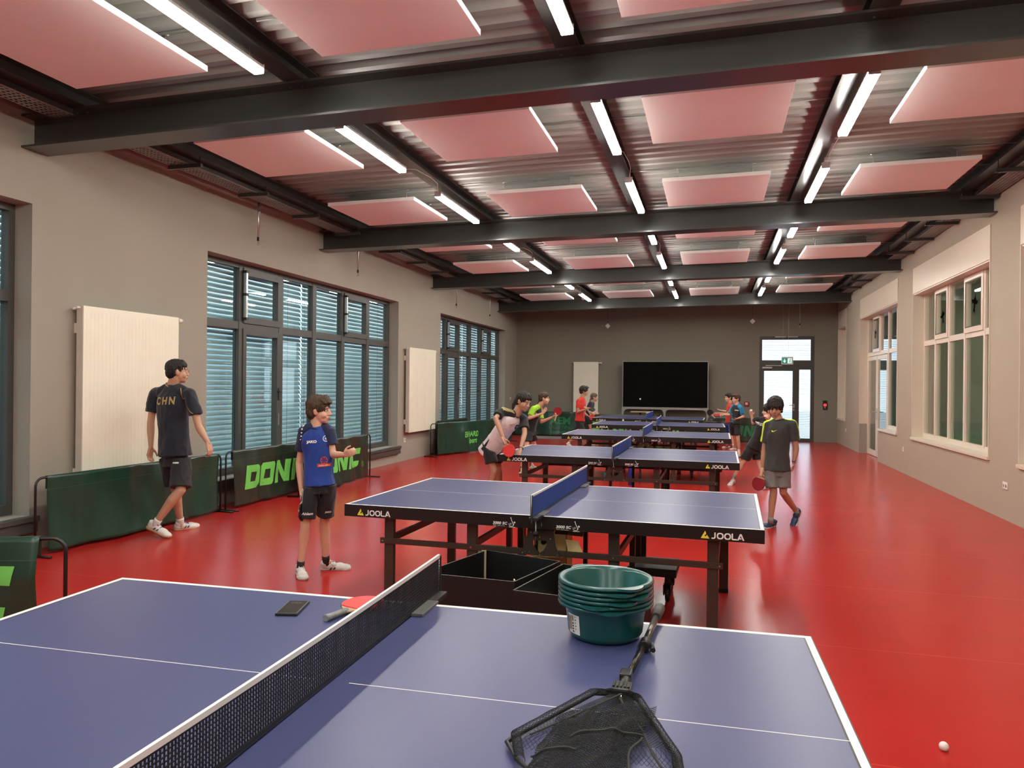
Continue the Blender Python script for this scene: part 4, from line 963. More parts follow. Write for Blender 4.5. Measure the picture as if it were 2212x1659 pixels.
b.prism([(-.268, 1.985), (-.192, 1.985), (-.205, 2.0), (-.255, 2.0)], Zt+.004, Zt+.026); b.build('hinge_ribs', M_dark, t)
b = MB(); b.tube([Pz(-.228, 1.975, Zt+.02), Pz(-.226, 1.955, Zt+.012)], .005, 8); b.build('bolt', M_chrome, t)
L0 = Pz(-.255, 1.985, Zt+.014); L1 = Pz(-.30, 1.975, Zt+.014); L2 = Pz(-.44, 1.69, Zt+.012)
R0 = Pz(-.205, 1.985, Zt+.014); R1 = Pz(-.185, 1.975, Zt+.014); R2 = Pz(-.070, 1.69, Zt+.012); R3 = Pz(-.062, 1.62, Zt+.012)
bl = Pz(-.43, 1.62, Zt+.012); bm2 = Pz(-.25, 1.50, Zt+.012)
rimp = [L0, L1, L1.lerp(L2, .5), L2, Pz(-.452, 1.655, Zt+.012), bl, Pz(-.41, 1.585, Zt+.012), Pz(-.36, 1.54, Zt+.012), bm2, Pz(-.12, 1.53, Zt+.012), Pz(-.075, 1.57, Zt+.012), R3, R2, R1.lerp(R2, .5), R1, R0]
b = MB(); b.tube(rimp, .0055, 8); b.build('rim', M_dark, t)
b = MB(); b.tube(rimp, .0125, 10, flat=(1., .7)); hemmesh = b
# netting: draped sheet of real cords; the bag lies folded to the left
def netsheet(fn, nu, nv, th, name, m, cap=False):
    b = MB()
    P = [[fn(i/nu, j/nv) for j in range(nv+1)] for i in range(nu+1)]
    def seg(a, c):
        d = (c-a)
        if d.length < 1e-5: return
        d.normalize(); x = Vector((0, 0, 1)).cross(d)
        if x.length < 1e-4: x = Vector((1, 0, 0))
        x.normalize(); y = d.cross(x); x *= th; y *= th*.8
        n = len(b.v); b.v += [tuple(a+x), tuple(a-x*.5+y*.87), tuple(a-x*.5-y*.87), tuple(c+x), tuple(c-x*.5+y*.87), tuple(c-x*.5-y*.87)]
        b.f += [(n, n+1, n+4, n+3), (n+1, n+2, n+5, n+4), (n+2, n, n+3, n+5)]; b.sm += [False]*3
    for i in range(nu+1):
        for j in range(nv+1):
            if (i+j) % 2 == 0:
                if i < nu and j < nv: seg(P[i][j], P[i+1][j+1])
                if i < nu and j > 0: seg(P[i][j], P[i+1][j-1])
    o = b.build(name, m, t, fix=False); o['kind'] = 'stuff'; return o
M_netcord = mat('landing_net_cord', (.004, .0045, .004), .8, var=.2)
def tri_sheet(u, v):
    # u from hinge towards the front, v across between the two arms
    l = L0.lerp(L2, u) if u < .92 else L2.lerp(bl, (u-.92)/.08*.9); r = R0.lerp(R2, u) if u < .92 else R2.lerp(R3, (u-.92)/.08*.9)
    p = l.lerp(r, v); sag = math.sin(math.pi*v)*math.sin(math.pi*min(1, u*1.02))
    p.z = max(Zt+.002, Zt+.016-.012*sag+.008*noise.noise(Vector((u*5, v*5, 1)))*sag)
    p.x += .012*noise.noise(Vector((u*4, v*3, 5)))*sag; return p
netsheet(tri_sheet, 60, 66, .0006, 'netting', M_netcord)
def bag_a(u, v):     # folded bag, darker double layer over the left and middle
    x = -.40+.22*v+.05*(1-u); y = 1.93-.42*u-.11*(1-v)*(1-u*.4)
    z = Zt+.020+.030*math.sin(math.pi*min(1, max(0, v)))*(.5+.5*u)+.012*noise.noise(Vector((u*5+3, v*5, 2)))
    return Vector((x+.015*noise.noise(Vector((u*4, v*4, 7))), y, z))
netsheet(bag_a, 84, 52, .0008, 'bag_netting', M_netcord)
def bag_b(u, v):
    p = bag_a(u*.95+.03, v*.92+.04); p.z = Zt+.006+(p.z-Zt)*.4; p.x += .004; return p
netsheet(bag_b, 80, 50, .0008, 'bag_netting', M_netcord)
def band(fn, name, r=.0030):
    b = MB(); b.tube([fn(k/24) for k in range(25)], r, 6, flat=(1.2, .6)); b.build(name, mat('net_binding', (.014, .014, .011), .75, var=.2), t)
band(lambda s: bag_a(.45+.52*s, 1.0)+Vector((0, 0, .004)), 'binding_tape')
band(lambda s: bag_a(.45-.02*s, .28+.72*s)+Vector((0, 0, .005)), 'binding_tape')
band(lambda s: bag_a(.62+.1*s, -.02+.5*s)+Vector((0, 0, .005)), 'binding_tape')
band(lambda s: R0.lerp(R3, s*.97)+Vector((-.028-.004*math.sin(s*9), -.01, .006)), 'binding_tape')
band(lambda s: L0.lerp(L2, s*.96)+Vector((.03, -.02, .012)), 'binding_tape')
def edge_net(a, c, side):
    def f(u, v):
        pl_ = a if isinstance(a, list) else [a, c]; g = u*(len(pl_)-1)*.9999; i_ = int(g); p = pl_[i_].lerp(pl_[i_+1], g-i_); q = R_(200*v-10); n = Vector((side, 0, 0)); return p+n*.013*math.cos(q)*.9+Vector((0, 0, .010*math.sin(q)+.004+.003*noise.noise(Vector((u*9, v*3, 2)))))
    return f
netsheet(edge_net([L0, L1, L1.lerp(L2, .5), L2], None, 1), 76, 14, .0008, 'hem_netting', M_netcord)
netsheet(edge_net([R0, R1, R1.lerp(R2, .5), R2, R3], None, 1), 76, 14, .0008, 'hem_netting', M_netcord)
netsheet(edge_net(L2, Pz(-.40, 1.575, Zt+.012), 1), 30, 14, .0008, 'hem_netting', M_netcord)
# ---- phone
t = thing('phone', 'black smartphone lying on the front table left of the red bat', 'phone', (-1.488, 2.435, Zt), R_(14))
MWp = MW[t.name]
b = MB(); b.box(-.040, .040, -.080, .080, 0, .0095, bev=.003); b.build('case', M_dark, t, world=False)
b = MB(); b.box(-.0345, .0345, -.0745, .0745, .0095, .0102); b.build('screen', mat('phone_glass', (.020, .019, .018), .12, spec=.6), t, world=False)
b = MB(); b.box(-.0385, .0385, -.0785, .0785, .0088, .0096); b.build('bezel', mat('phone_bezel', (.20, .20, .20), .3, metal=.6), t, world=False)
decal('screen_text', text_mesh('00 08 00', .011, 0), MWp @ Vector((0, .045, .0103)), MWp.to_3x3() @ Vector((1, 0, 0)), MWp.to_3x3() @ Vector((0, 1, 0)), mat('screen_text', (.20, .20, .19), .5), t, off=.0003)
# ---- bats
M_red_rub = mat('bat_red_rubber', (.72, .045, .04), .42, var=.03)
M_dred_rub = mat('bat_dark_red_rubber', (.30, .008, .020), .42, var=.05)
M_blk_rub = mat('bat_black_rubber', (.008, .008, .009), .4, var=.1)
M_ply = mat('bat_plywood', (.62, .45, .27), .5, var=.08)
def bat_mesh(top, bottom, handle_m, blade=.078):
    """bat in local space: blade in XY plane centred at origin, handle towards -Y; returns build function"""
    def outline(rx, ry, n=36):
        pts = []
        for k in range(n):
            a = 2*math.pi*k/n; x = rx*math.cos(a); y = ry*math.sin(a)
            pts.append((x, y))
        return pts
    return outline
def make_bat(label, M, m_top, m_bot, m_handle=None, group=None, name='table_tennis_bat'):
    loc = M.to_translation(); t = thing(name, label, 'bat', tuple(loc), 0, group); T = M
    rx, ry = .075, .079
    def part(nm, m, f, par=None):
        b = MB(); f(b); b.v = [tuple(T @ Vector(v)) for v in b.v]; return b.build(nm, m, par or t)
    out = [(rx*math.cos(2*math.pi*k/40), ry*math.sin(2*math.pi*k/40)) for k in range(40)]
    part('blade', M_ply, lambda b: (b.prism(out, -.003, .003), b.prism([(-.030, -.068), (.030, -.068), (.013, -.092), (-.013, -.092)], -.003, .003)))
    cut = [(x*.995, max(y, -.062)) for x, y in out]
    part('rubber', m_top, lambda b: b.prism(cut, .003, .0068)); part('rubber', m_bot, lambda b: b.prism(cut, -.0068, -.003))
    o = part('edge_tape', M_dark, lambda b: b.tube([(x*1.004, y*1.004, 0) for x, y in out if y > -.06][0:], .0034, 6, caps=True, closed=False))
    part('handle', m_handle or M_ply, lambda b: b.tube([(0, -.080, 0), (0, -.10, 0), (0, -.15, 0), (0, -.178, 0), (0, -.182, 0)], .012, 14, radii=[.0125, .0135, .0135, .0165, .014], flat=(1.0, .82)))
    return t
def frame(loc, xd, zd):
    """matrix with given local Y (blade up = away from handle) xd and face normal zd"""
    y = Vector(xd).normalized(); z = Vector(zd); z = (z-y*z.dot(y)).normalized(); x = y.cross(z)
    return Matrix(((x.x, y.x, z.x, loc[0]), (x.y, y.y, z.y, loc[1]), (x.z, y.z, z.z, loc[2]), (0, 0, 0, 1)))
HG = mat('handle_grey', (.22, .22, .21), .45, var=.3, scale=40)
make_bat('red bat with a grey handle lying on the front table beside the net', frame((-1.245, 2.515, Zt+.0175), (-.02+.12, .30, .01), (0, 0, 1)) @ Matrix.Rotation(0, 4, 'Z'), M_red_rub, M_blk_rub, HG)
# ---- loose balls
def ball(label, p):
    b = MB(); b.ball((0, 0, 0), .02, 24); me = b.mesh('table_tennis_ball'); me.materials.append(M_ball); o = link('table_tennis_ball', me); o.location = p; return tag(o, label, 'ball')
ball('white ball lying alone on the red floor at the lower right', (.999, 3.666, .020))
# ---- bottles under the third table
def bottle(label, x, y, h, r, m, capm, neck=.5):
    t = thing('water_bottle', label, 'bottle', (x, y, 0))
    b = MB(); b.lathe([(0, 0), (r*.92, 0), (r, .008), (r, h*.66), (r*.85, h*.76), (r*neck, h*.84), (r*neck, h*.90), (0, h*.90)], 20); b.build('body', m, t, world=False)
    b = MB(); b.lathe([(0, h*.885), (r*neck*1.12, h*.885), (r*neck*1.12, h*.99), (r*neck*.9, h), (0, h)], 16); b.build('cap', capm, t, world=False); return t
bottle('dark blue water bottle standing under the third table', -1.255, 11.95, .37, .042, mat('bottle_blue', (.02, .03, .20), .3), mat('cap_blue', (.03, .04, .22), .4))
bottle('clear plastic bottle standing under the third table, right of the wheel', -.205, 12.50, .30, .036, glass('bottle_clear', (.80, .82, .82)), M_plastic_white, .4)
bottle('turquoise water bottle standing under the third table left of the middle', -1.60, 12.95, .36, .042, mat('bottle_turquoise', (.02, .36, .40), .3), mat('cap_turquoise', (.02, .28, .32), .4))
t = thing('lunch_box', 'small turquoise box on the floor beside the turquoise bottle', 'box', (-1.76, 12.95, 0))
b = MB(); b.box(-.06, .06, -.04, .04, 0, .06, bev=.01); b.build('body', mat('bottle_turquoise', (.02, .36, .40), .3), t, world=False)
b = MB(); b.box(-.062, .062, -.042, .042, .06, .072, bev=.004); b.build('lid', mat('cap_turquoise', (.02, .28, .32), .4), t, world=False)
# ================================================================== people
PEOPLE = {
    'man': {'head':[-5.379,6.55,1.689],'neck':[-5.428,6.55,1.551],'sL':[-5.677,6.57,1.458],'sR':[-5.171,6.49,1.454],'eL':[-5.708,6.55,1.147],'wL':[-5.684,6.53,0.897],'tL':[-5.715,6.53,0.729],'eR':[-5.077,6.5,1.128],'wR':[-4.966,6.5,0.97],'tR':[-4.937,6.5,0.881],'hip':[-5.397,6.55,0.77],'kR':[-5.231,6.43,0.483],'aR':[-5.447,6.35,0.162],'kL':[-5.477,6.67,0.42],'aL':[-5.492,6.75,0.101],'hR':[-5.563,6.35,0.095],'oR':[-5.295,6.372,0.0],'hL':[-5.551,6.72,0.0],'oL':[-5.441,6.94,0.0],'hem':0.819,'shem':0.508,'F':[0.703,0.711,0.02],'U':[0,0,1],'front':[0.092,0.996,0.0]},
    'blue': {'head':[-3.13,5.5,1.363],'neck':[-3.156,5.5,1.232],'sR':[-3.267,5.5,1.183],'sL':[-3.064,5.53,1.193],'eR':[-3.316,5.5,0.922],'wR':[-3.275,5.47,0.694],'tR':[-3.25,5.45,0.593],'eL':[-3.014,5.52,1.001],'wL':[-2.857,5.42,1.017],'tL':[-2.758,5.37,1.045],'hip':[-3.123,5.5,0.73],'kR':[-3.219,5.44,0.415],'aR':[-3.276,5.47,0.078],'kL':[-3.133,5.6,0.425],'aL':[-3.16,5.68,0.085],'hR':[-3.357,5.565,0.0],'oR':[-3.128,5.3,0.0],'hL':[-3.227,5.72,0.0],'oL':[-2.973,5.78,0.0],'hem':0.747,'shem':0.484,'F':[0.99,0.143,-0.02],'U':[0,0,1],'front':[0.494,-0.869,0.0]},
    'grey': {'head':[0.686,8.95,1.353],'neck':[0.72,8.95,1.217],'sR':[0.601,8.95,1.162],'sL':[0.871,8.95,1.175],'eR':[0.571,8.97,0.856],'wR':[0.554,8.95,0.65],'tR':[0.553,8.95,0.546],'eL':[0.918,8.95,0.897],'wL':[0.889,8.95,0.743],'tL':[0.887,8.95,0.606],'hip':[0.713,8.95,0.633],'kR':[0.675,8.9,0.41],'aR':[0.643,8.9,0.07],'kL':[0.78,8.93,0.399],'aL':[0.954,9.17,0.147],'hR':[0.697,9.031,0.0],'oR':[0.552,8.816,0.0],'hL':[0.993,9.23,0.163],'oL':[0.9,9.11,-0.037],'hem':0.645,'shem':0.454,'F':[-0.158,-0.962,-0.222],'U':[0,0,1],'front':[0.143,-0.99,0.0]},
    'white': {'head':[-2.217,8.73,1.382],'neck':[-2.316,8.75,1.232],'sR':[-2.47,8.69,1.269],'sL':[-2.248,8.87,1.165],'eR':[-2.515,8.55,1.186],'wR':[-2.397,8.49,0.949],'tR':[-2.356,8.47,0.841],'eL':[-2.202,8.75,1.004],'wL':[-2.209,8.58,0.825],'tL':[-2.231,8.53,0.746],'hip':[-2.659,8.87,0.803],'kR':[-2.591,8.77,0.52],'aR':[-2.686,8.85,0.052],'kL':[-2.61,9.05,0.479],'aL':[-2.635,9.2,0.052],'hR':[-2.704,8.766,0.0],'oR':[-2.533,8.696,0.0],'hL':[-2.622,9.032,0.0],'oL':[-2.459,9.032,0.0],'hem':0.729,'shem':0.619,'F':[0.86,-0.412,-0.301],'U':[0.246,0.017,0.969],'front':[0.794,-0.489,-0.361]},
    'lime': {'head':[-2.997,13.35,1.336],'neck':[-3.1,13.35,1.182],'sR':[-3.164,13.21,1.146],'sL':[-3.11,13.51,1.106],'eR':[-3.232,13.15,0.977],'wR':[-2.981,13.15,1.07],'tR':[-2.893,13.15,1.184],'eL':[-3.074,13.45,0.897],'wL':[-2.855,13.4,0.994],'tL':[-2.758,13.4,1.047],'hip':[-3.266,13.35,0.731],'kR':[-3.285,13.15,0.409],'aR':[-3.346,13.1,0.059],'kL':[-3.198,13.55,0.378],'aL':[-3.323,13.75,0.088],'hR':[-3.366,12.855,0.0],'oR':[-3.12,12.625,0.0],'hL':[-3.338,13.647,0.0],'oL':[-3.127,13.604,0.0],'hem':0.738,'shem':0.546,'F':[0.987,0.142,-0.081],'U':[0.143,0.039,0.989],'front':[0.966,0.051,-0.254]},
    'redl': {'head':[-2.871,17.0,1.445],'neck':[-2.917,17.0,1.298],'sR':[-2.984,16.88,1.219],'sL':[-2.921,17.14,1.215],'eR':[-2.989,16.86,0.969],'wR':[-2.817,16.8,1.03],'tR':[-2.709,16.8,1.095],'eL':[-2.899,17.1,0.947],'wL':[-2.776,16.95,0.883],'tL':[-2.671,16.9,0.808],'hip':[-2.968,17.0,0.725],'kR':[-2.843,16.9,0.399],'aR':[-2.836,16.95,0.11],'kL':[-3.088,17.1,0.379],'aL':[-3.267,17.15,0.209],'hR':[-2.927,17.228,0.0],'oR':[-2.726,17.195,0.0],'hL':[-3.309,17.15,0.216],'oL':[-3.233,17.15,0.105],'hem':0.757,'shem':0.525,'F':[0.997,0.059,-0.051],'U':[0,0,1],'front':[0.994,-0.106,0.0]},
    'purple': {'head':[-3.055,19.7,1.255],'neck':[-3.128,19.7,1.143],'sR':[-3.146,19.58,1.103],'sL':[-3.115,19.82,1.098],'eR':[-3.205,19.56,0.928],'wR':[-3.103,19.56,0.857],'tR':[-3.038,19.56,0.822],'eL':[-3.132,19.8,0.904],'wL':[-3.038,19.8,0.85],'tL':[-2.982,19.8,0.832],'hip':[-3.217,19.7,0.711],'kR':[-3.114,19.6,0.451],'aR':[-3.195,19.6,0.174],'kL':[-3.146,19.8,0.403],'aL':[-3.124,19.8,0.144],'hR':[-3.209,19.585,0.0],'oR':[-3.068,19.57,0.0],'hL':[-3.168,19.968,0.0],'oL':[-3.009,19.909,0.0],'hem':0.702,'shem':0.554,'F':[0.985,0.163,-0.05],'U':[0.189,0.051,0.981],'front':[0.976,0.045,-0.212]},
    'redr': {'head':[0.386,19.6,1.302],'neck':[0.424,19.6,1.16],'sL':[0.417,19.47,1.077],'sR':[0.467,19.73,1.081],'eL':[0.37,19.47,0.891],'wL':[0.114,19.44,0.917],'tL':[0.004,19.44,0.918],'eR':[0.338,19.72,0.95],'wR':[0.214,19.72,0.974],'tR':[0.127,19.72,0.993],'hip':[0.419,19.6,0.646],'kL':[0.472,19.45,0.339],'aL':[0.511,19.45,0.113],'kR':[0.369,19.75,0.329],'aR':[0.359,19.75,0.098],'hL':[0.595,19.567,0.0],'oL':[0.401,19.369,0.0],'hR':[0.403,20.09,0.0],'oR':[0.276,19.974,0.0],'hem':0.666,'shem':0.429,'F':[-0.914,-0.404,-0.03],'U':[0,0,1],'front':[-0.838,-0.545,0.0]},
    'cyan': {'head':[0.515,17.9,1.302],'neck':[0.534,17.9,1.168],'sL':[0.624,17.78,1.096],'sR':[0.445,18.03,1.102],'eL':[0.681,17.78,0.907],'wL':[0.547,17.72,0.86],'tL':[0.459,17.7,0.827],'eR':[0.376,18.0,0.929],'wR':[0.256,17.95,0.933],'tR':[0.167,17.95,0.908],'hip':[0.488,17.9,0.696],'kL':[0.569,17.78,0.37],'aL':[0.586,17.8,0.111],'kR':[0.51,18.02,0.352],'aR':[0.515,18.1,0.123],'hL':[0.631,17.676,0.0],'oL':[0.518,17.387,0.0],'hR':[0.575,18.273,-0.0],'oR':[0.466,18.072,0.0],'hem':0.731,'shem':0.471,'F':[-0.867,-0.498,-0.031],'U':[0,0,1],'front':[-0.498,-0.867,0.0]},
    'stras': {'head':[0.866,12.65,1.206],'neck':[0.823,12.6,1.077],'sL':[0.682,12.55,1.071],'sR':[0.899,12.7,0.98],'eL':[0.635,12.62,1.007],'wL':[0.61,12.58,1.122],'tL':[0.59,12.56,1.21],'eR':[0.932,12.7,0.802],'wR':[0.884,12.65,0.642],'tR':[0.854,12.65,0.544],'hip':[0.635,12.6,0.573],'kL':[0.465,12.55,0.353],'aL':[0.341,12.6,0.126],'kR':[0.745,12.6,0.318],'aR':[0.835,12.45,0.057],'hL':[0.349,12.65,0.035],'oL':[0.288,12.517,0.0],'hR':[0.865,12.292,0.0],'oR':[0.752,12.101,-0.0],'hem':0.589,'shem':0.419,'F':[-0.979,0.174,-0.106],'U':[0.096,0.026,0.995],'front':[-0.788,0.615,0.0]},
}

M_skin_a = mat('skin_light', (.70, .41, .28), .5, var=.04, scale=9, sss=.12)
M_skin_b = mat('skin_tan', (.47, .25, .155), .5, var=.04, scale=9, sss=.12)
M_skin_c = mat('skin_warm', (.53, .30, .19), .5, var=.04, scale=9, sss=.12)
M_eye = mat('eye_white', (.75, .72, .68), .2, var=.01); M_iris = mat('eye_dark', (.025, .015, .01), .15, var=.05)
M_lip = mat('lips', (.45, .14, .11), .45, var=.03)
M_hair_black = mat('hair_black', (.009, .008, .007), .45, var=.45, scale=170, bump=.9, bscale=210, stretch=(1, 1, .12))
M_hair_dark = mat('hair_dark_brown', (.020, .013, .009), .45, var=.45, scale=170, bump=.9, bscale=210, stretch=(1, 1, .12))
M_hair_brown = mat('hair_brown', (.070, .038, .018), .5, var=.45, scale=170, bump=.9, bscale=210, stretch=(1, 1, .12))
M_hair_lbrown = mat('hair_light_brown', (.14, .085, .045), .5, var=.45, scale=170, bump=.9, bscale=210, stretch=(1, 1, .12))
M_sock_black = mat('sock_black', (.012, .012, .014), .8, var=.1); M_sock_grey = mat('sock_grey', (.28, .27, .25), .85, var=.15, scale=60); M_sock_white = mat('sock_white', (.72, .70, .66), .85, var=.05)
def fabric(name, col, rough=.75, var=.08): return mat(name, col, rough, var=var, scale=14, bump=.05, bscale=600, sheen=.15)
def cap(b, p0, p1, r0, r1, n=14, fx=1., fy=1.):
    """closed tapered capsule"""
    p0 = Vector(p0); p1 = Vector(p1); d = p1-p0; L = d.length
    if L < 1e-5: p1 = p0+Vector((0, 0, 1e-4)); d = p1-p0; L = d.length
    d.normalize(); pts = []; rad = []
    for q in (-90, -60, -30, 0): pts.append(p0+d*r0*math.sin(R_(q))); rad.append(max(1e-4, r0*math.cos(R_(q))))
    for q in (0, 30, 60, 90): pts.append(p1+d*r1*math.sin(R_(q))); rad.append(max(1e-4, r1*math.cos(R_(q))))
    return b.tube(pts, 1, n, radii=rad, flat=(fx, fy))
def ell(b, c, ax, rad, n=18):
    """ellipsoid with axes ax (three vectors) and radii"""
    c = Vector(c); vs = []; fs = []; m = n//2
    for i in range(m+1):
        t = math.pi*i/m
        for j in range(n):
            p = 2*math.pi*j/n; rr = max(math.sin(t), 1e-3)
            vs.append(c+ax[0]*(rad[0]*rr*math.cos(p))+ax[1]*(rad[1]*rr*math.sin(p))+ax[2]*(rad[2]*math.cos(t)))
    for i in range(m):
        for j in range(n): fs.append((i*n+j, (i+1)*n+j, (i+1)*n+(j+1) % n, i*n+(j+1) % n))
    fs.append(tuple(reversed(range(n)))); fs.append(tuple(m*n+j for j in range(n)))
    return b.add(vs, fs, True)
def loft(b, secs, n=28):
    """secs: (centre, X, Y, rx, ry[, squareness]) closed tube with flat ends"""
    vs = []; fs = []
    for s in secs:
        c, X, Y, rx, ry = s[:5]; e = s[5] if len(s) > 5 else 1.
        for j in range(n):
            a = 2*math.pi*j/n; cx, sy = math.cos(a), math.sin(a)
            cx = math.copysign(abs(cx)**e, cx); sy = math.copysign(abs(sy)**e, sy)
            vs.append(Vector(c)+X*(rx*cx)+Y*(ry*sy))
    for i in range(len(secs)-1):
        for j in range(n): fs.append((i*n+j, i*n+(j+1) % n, (i+1)*n+(j+1) % n, (i+1)*n+j))
    fs.append(tuple(reversed(range(n)))); fs.append(tuple((len(secs)-1)*n+j for j in range(n)))
    return b.add(vs, fs, True)
def fuse(name, b, voxel, m, parent, smooth=3, post=None):
    """melt overlapping closed shapes into one continuous surface"""
    me = bpy.data.meshes.new('tmp'); me.from_pydata([tuple(v) for v in b.v], [], b.f); me.update()
    o = bpy.data.objects.new('tmp', me); COL.objects.link(o)
    r = o.modifiers.new('r', 'REMESH'); r.mode = 'VOXEL'; r.voxel_size = voxel; r.adaptivity = 0
    if smooth: s = o.modifiers.new('s', 'SMOOTH'); s.factor = .5; s.iterations = smooth
    dg = bpy.context.evaluated_depsgraph_get(); dg.update(); out = bpy.data.meshes.new_from_object(o.evaluated_get(dg)); out.name = name
    bpy.data.objects.remove(o); bpy.data.meshes.remove(me)
    if post:
        N = [v.normal.copy() for v in out.vertices]
        for v, n in zip(out.vertices, N): v.co = post(v.co.copy(), n)
    tree = BVHTree.FromPolygons([v.co.copy() for v in out.vertices], [tuple(p.vertices) for p in out.polygons])
    out.polygons.foreach_set('use_smooth', [True]*len(out.polygons))
    out.transform(inv(parent)); out.materials.clear(); out.materials.append(m); out.update()
    return link(name, out, parent), tree
def folds(amp, sc, seed):
    def f(p, n):
        q = Vector((p.x*sc, p.y*sc, p.z*sc*.45))+Vector((seed*7.1, seed*3.3, 0))
        d = noise.noise(q)+.5*noise.noise(q*2.1); d2 = 1-abs(noise.noise(q*.8+Vector((5, 5, 5))))*2
        return p+n*(d*amp+max(0, d2-.55)*amp*1.3)
    return f
def ribbon(tree, pts, dirs, wids, m, name, parent, off=.003):
    """a thin strip laid on a surface along pts; dirs = outward directions, wids = sideways vectors"""
    vs = []; S_ = 4; P_, D_, W_ = [], [], []
    for i in range(len(pts)-1):
        for q in range(S_):
            f = q/S_; P_.append(Vector(pts[i]).lerp(Vector(pts[i+1]), f)); D_.append(Vector(dirs[i]).lerp(Vector(dirs[i+1]), f)); W_.append(Vector(wids[i]).lerp(Vector(wids[i+1]), f))
    pts = P_+[Vector(pts[-1])]; dirs = D_+[Vector(dirs[-1])]; wids = W_+[Vector(wids[-1])]
    for p, d, w_ in zip(pts, dirs, wids):
        p = Vector(p); d = Vector(d).normalized(); w_ = Vector(w_)
        for s in (-.5, 0, .5):
            q = p+w_*s; h = tree.ray_cast(q+d*.18, -d, .36)
            if h[0] is None: h = tree.find_nearest(q)
            vs.append(h[0]+d*off)
    fs = []
    for i in range(len(pts)-1):
        for k in (0, 1): a = i*3+k; fs.append((a, a+1, a+4, a+3))
    b = MB(); b.add(vs, fs, True); return b.build(name, m, parent, fix=False)
def hand(b, W, tip, N, side, k, curl=35, spread=.0, thumb=1.):
    """palm and five fingers; W wrist, tip rough fingertip target, N palm normal, side = direction of the thumb"""
    D = (Vector(tip)-Vector(W)).normalized(); W = Vector(W); S = Vector(side); S = (S-D*S.dot(D)).normalized(); N = S.cross(D) if S.cross(D).dot(Vector(N)) > 0 else D.cross(S)
    pl = .085*k
    offs = [.030, .010, -.010, -.028]; ln = [.070, .078, .072, .056]; rs = [.0088, .0090, .0086, .0078]
    for o_, l_, r_ in zip(offs, ln, rs):
        kn = W+D*pl*(1-.06*abs(o_)/.03)+S*o_*k
        cap(b, W+S*o_*.55*k+D*.005, kn, .014*k, .0118*k, 10)
        d = (D+S*o_*spread*20).normalized(); p = kn; a = 0
        for f, q in ((.45, curl*.5), (.30, curl*.9), (.25, curl*.8)):
            a += q; dd = (d*math.cos(R_(a))+N*math.sin(R_(a))); e = p+dd*l_*f*k; cap(b, p, e, r_*k*(1.02), r_*k*.93, 10); p = e
    ell(b, W+D*pl*.52, (S, D, N), (.036*k, .047*k, .014*k))
    t0 = W+D*.022*k+S*.024*k; t1 = t0+(D*.55+S*.75*thumb+N*.35).normalized()*.036*k; t2 = t1+(D*.85+S*.30*thumb+N*.45).normalized()*.030*k; t3 = t2+(D*.9+N*.5).normalized()*.024*k
    cap(b, t0, t1, .0150*k, .0115*k, 10); cap(b, t1, t2, .0110*k, .0098*k, 10); cap(b, t2, t3, .0098*k, .0082*k, 10)
def shoe(parent, H, T, A, k, m_up, m_sole, m_trim, lace=True, vox=.006, name='shoe'):
    """H heel and T toe points at sole level, A ankle"""
    H = Vector(H); T = Vector(T); A = Vector(A); f = (T-H).normalized(); L = .262*k
    mid = (H+T)/2
    if (T-H).length > L: H = mid-f*L/2; T = mid+f*L/2
    else: T = H+f*L
    up = (A-(H+T)/2); up = (up-f*up.dot(f)).normalized(); s = f.cross(up)
    P = lambda x, y, z: H+f*(x*L)+s*(y*L)+up*(z*L)
    b = MB()
    ell(b, P(.14, 0, .15), (f, s, up), (.15*L, .135*L, .13*L)); ell(b, P(.34, 0, .15), (f, s, up), (.22*L, .150*L, .15*L)); ell(b, P(.62, 0, .11), (f, s, up), (.24*L, .165*L, .115*L)); ell(b, P(.82, .01, .085), (f, s, up), (.165*L, .150*L, .085*L))
    loft(b, [(P(.14, 0, .10), f, s, .14*L, .135*L), (P(.16, 0, .33), f, s, .135*L, .125*L)], 20)
    o, tr = fuse(name, b, vox, m_up, parent, 3)
    b = MB(); out = []
    for x, y in ((-.01, 0), (.0, .09), (.10, .135), (.30, .125), (.45, .135), (.65, .180), (.82, .165), (.94, .10), (1.0, 0), (.96, -.10), (.84, -.150), (.65, -.165), (.45, -.125), (.30, -.115), (.10, -.135), (.0, -.09)): out.append((x, y))
    vs = [P(x, y, 0) for x, y in out]+[P(x*1.01, y*1.06, .05) for x, y in out]+[P(x*1., y*1.02, .095) for x, y in out]; n = len(out)
    b.add(vs, [tuple(range(n)), tuple(range(3*n-1, 2*n-1, -1))]+[(r*n+i, r*n+n+i, r*n+n+(i+1) % n, r*n+(i+1) % n) for r in (0, 1) for i in range(n)], True); b.build('sole', m_sole, o)
    for sg in (-1, 1):    # side stripes
        for x0 in (.34, .46): ribbon(tr, [P(x0+.02*q, sg*.15, .10+.035*q) for q in range(4)], [s*sg+up*.15*q for q in range(4)], [f*.05*L]*4, m_trim, 'stripe', o, .0012)
    if lace:
        b = MB()
        for q in range(5): x = .38+.065*q; z = .27-.028*q; b.tube([P(x, -.075, z-.02), P(x+.02, 0, z+.025), P(x, .075, z-.02)], .0030*k+.0012, 6)
        b.tube([P(.36, 0, .30), P(.40, .06, .325), P(.47, .095, .27), P(.42, .05, .29)], .003, 6); b.tube([P(.36, 0, .30), P(.40, -.06, .325), P(.47, -.095, .26), P(.42, -.05, .28)], .003, 6)
        b.build('laces', m_trim if m_trim is not M_blk_rub else M_sock_white, o)
    return o
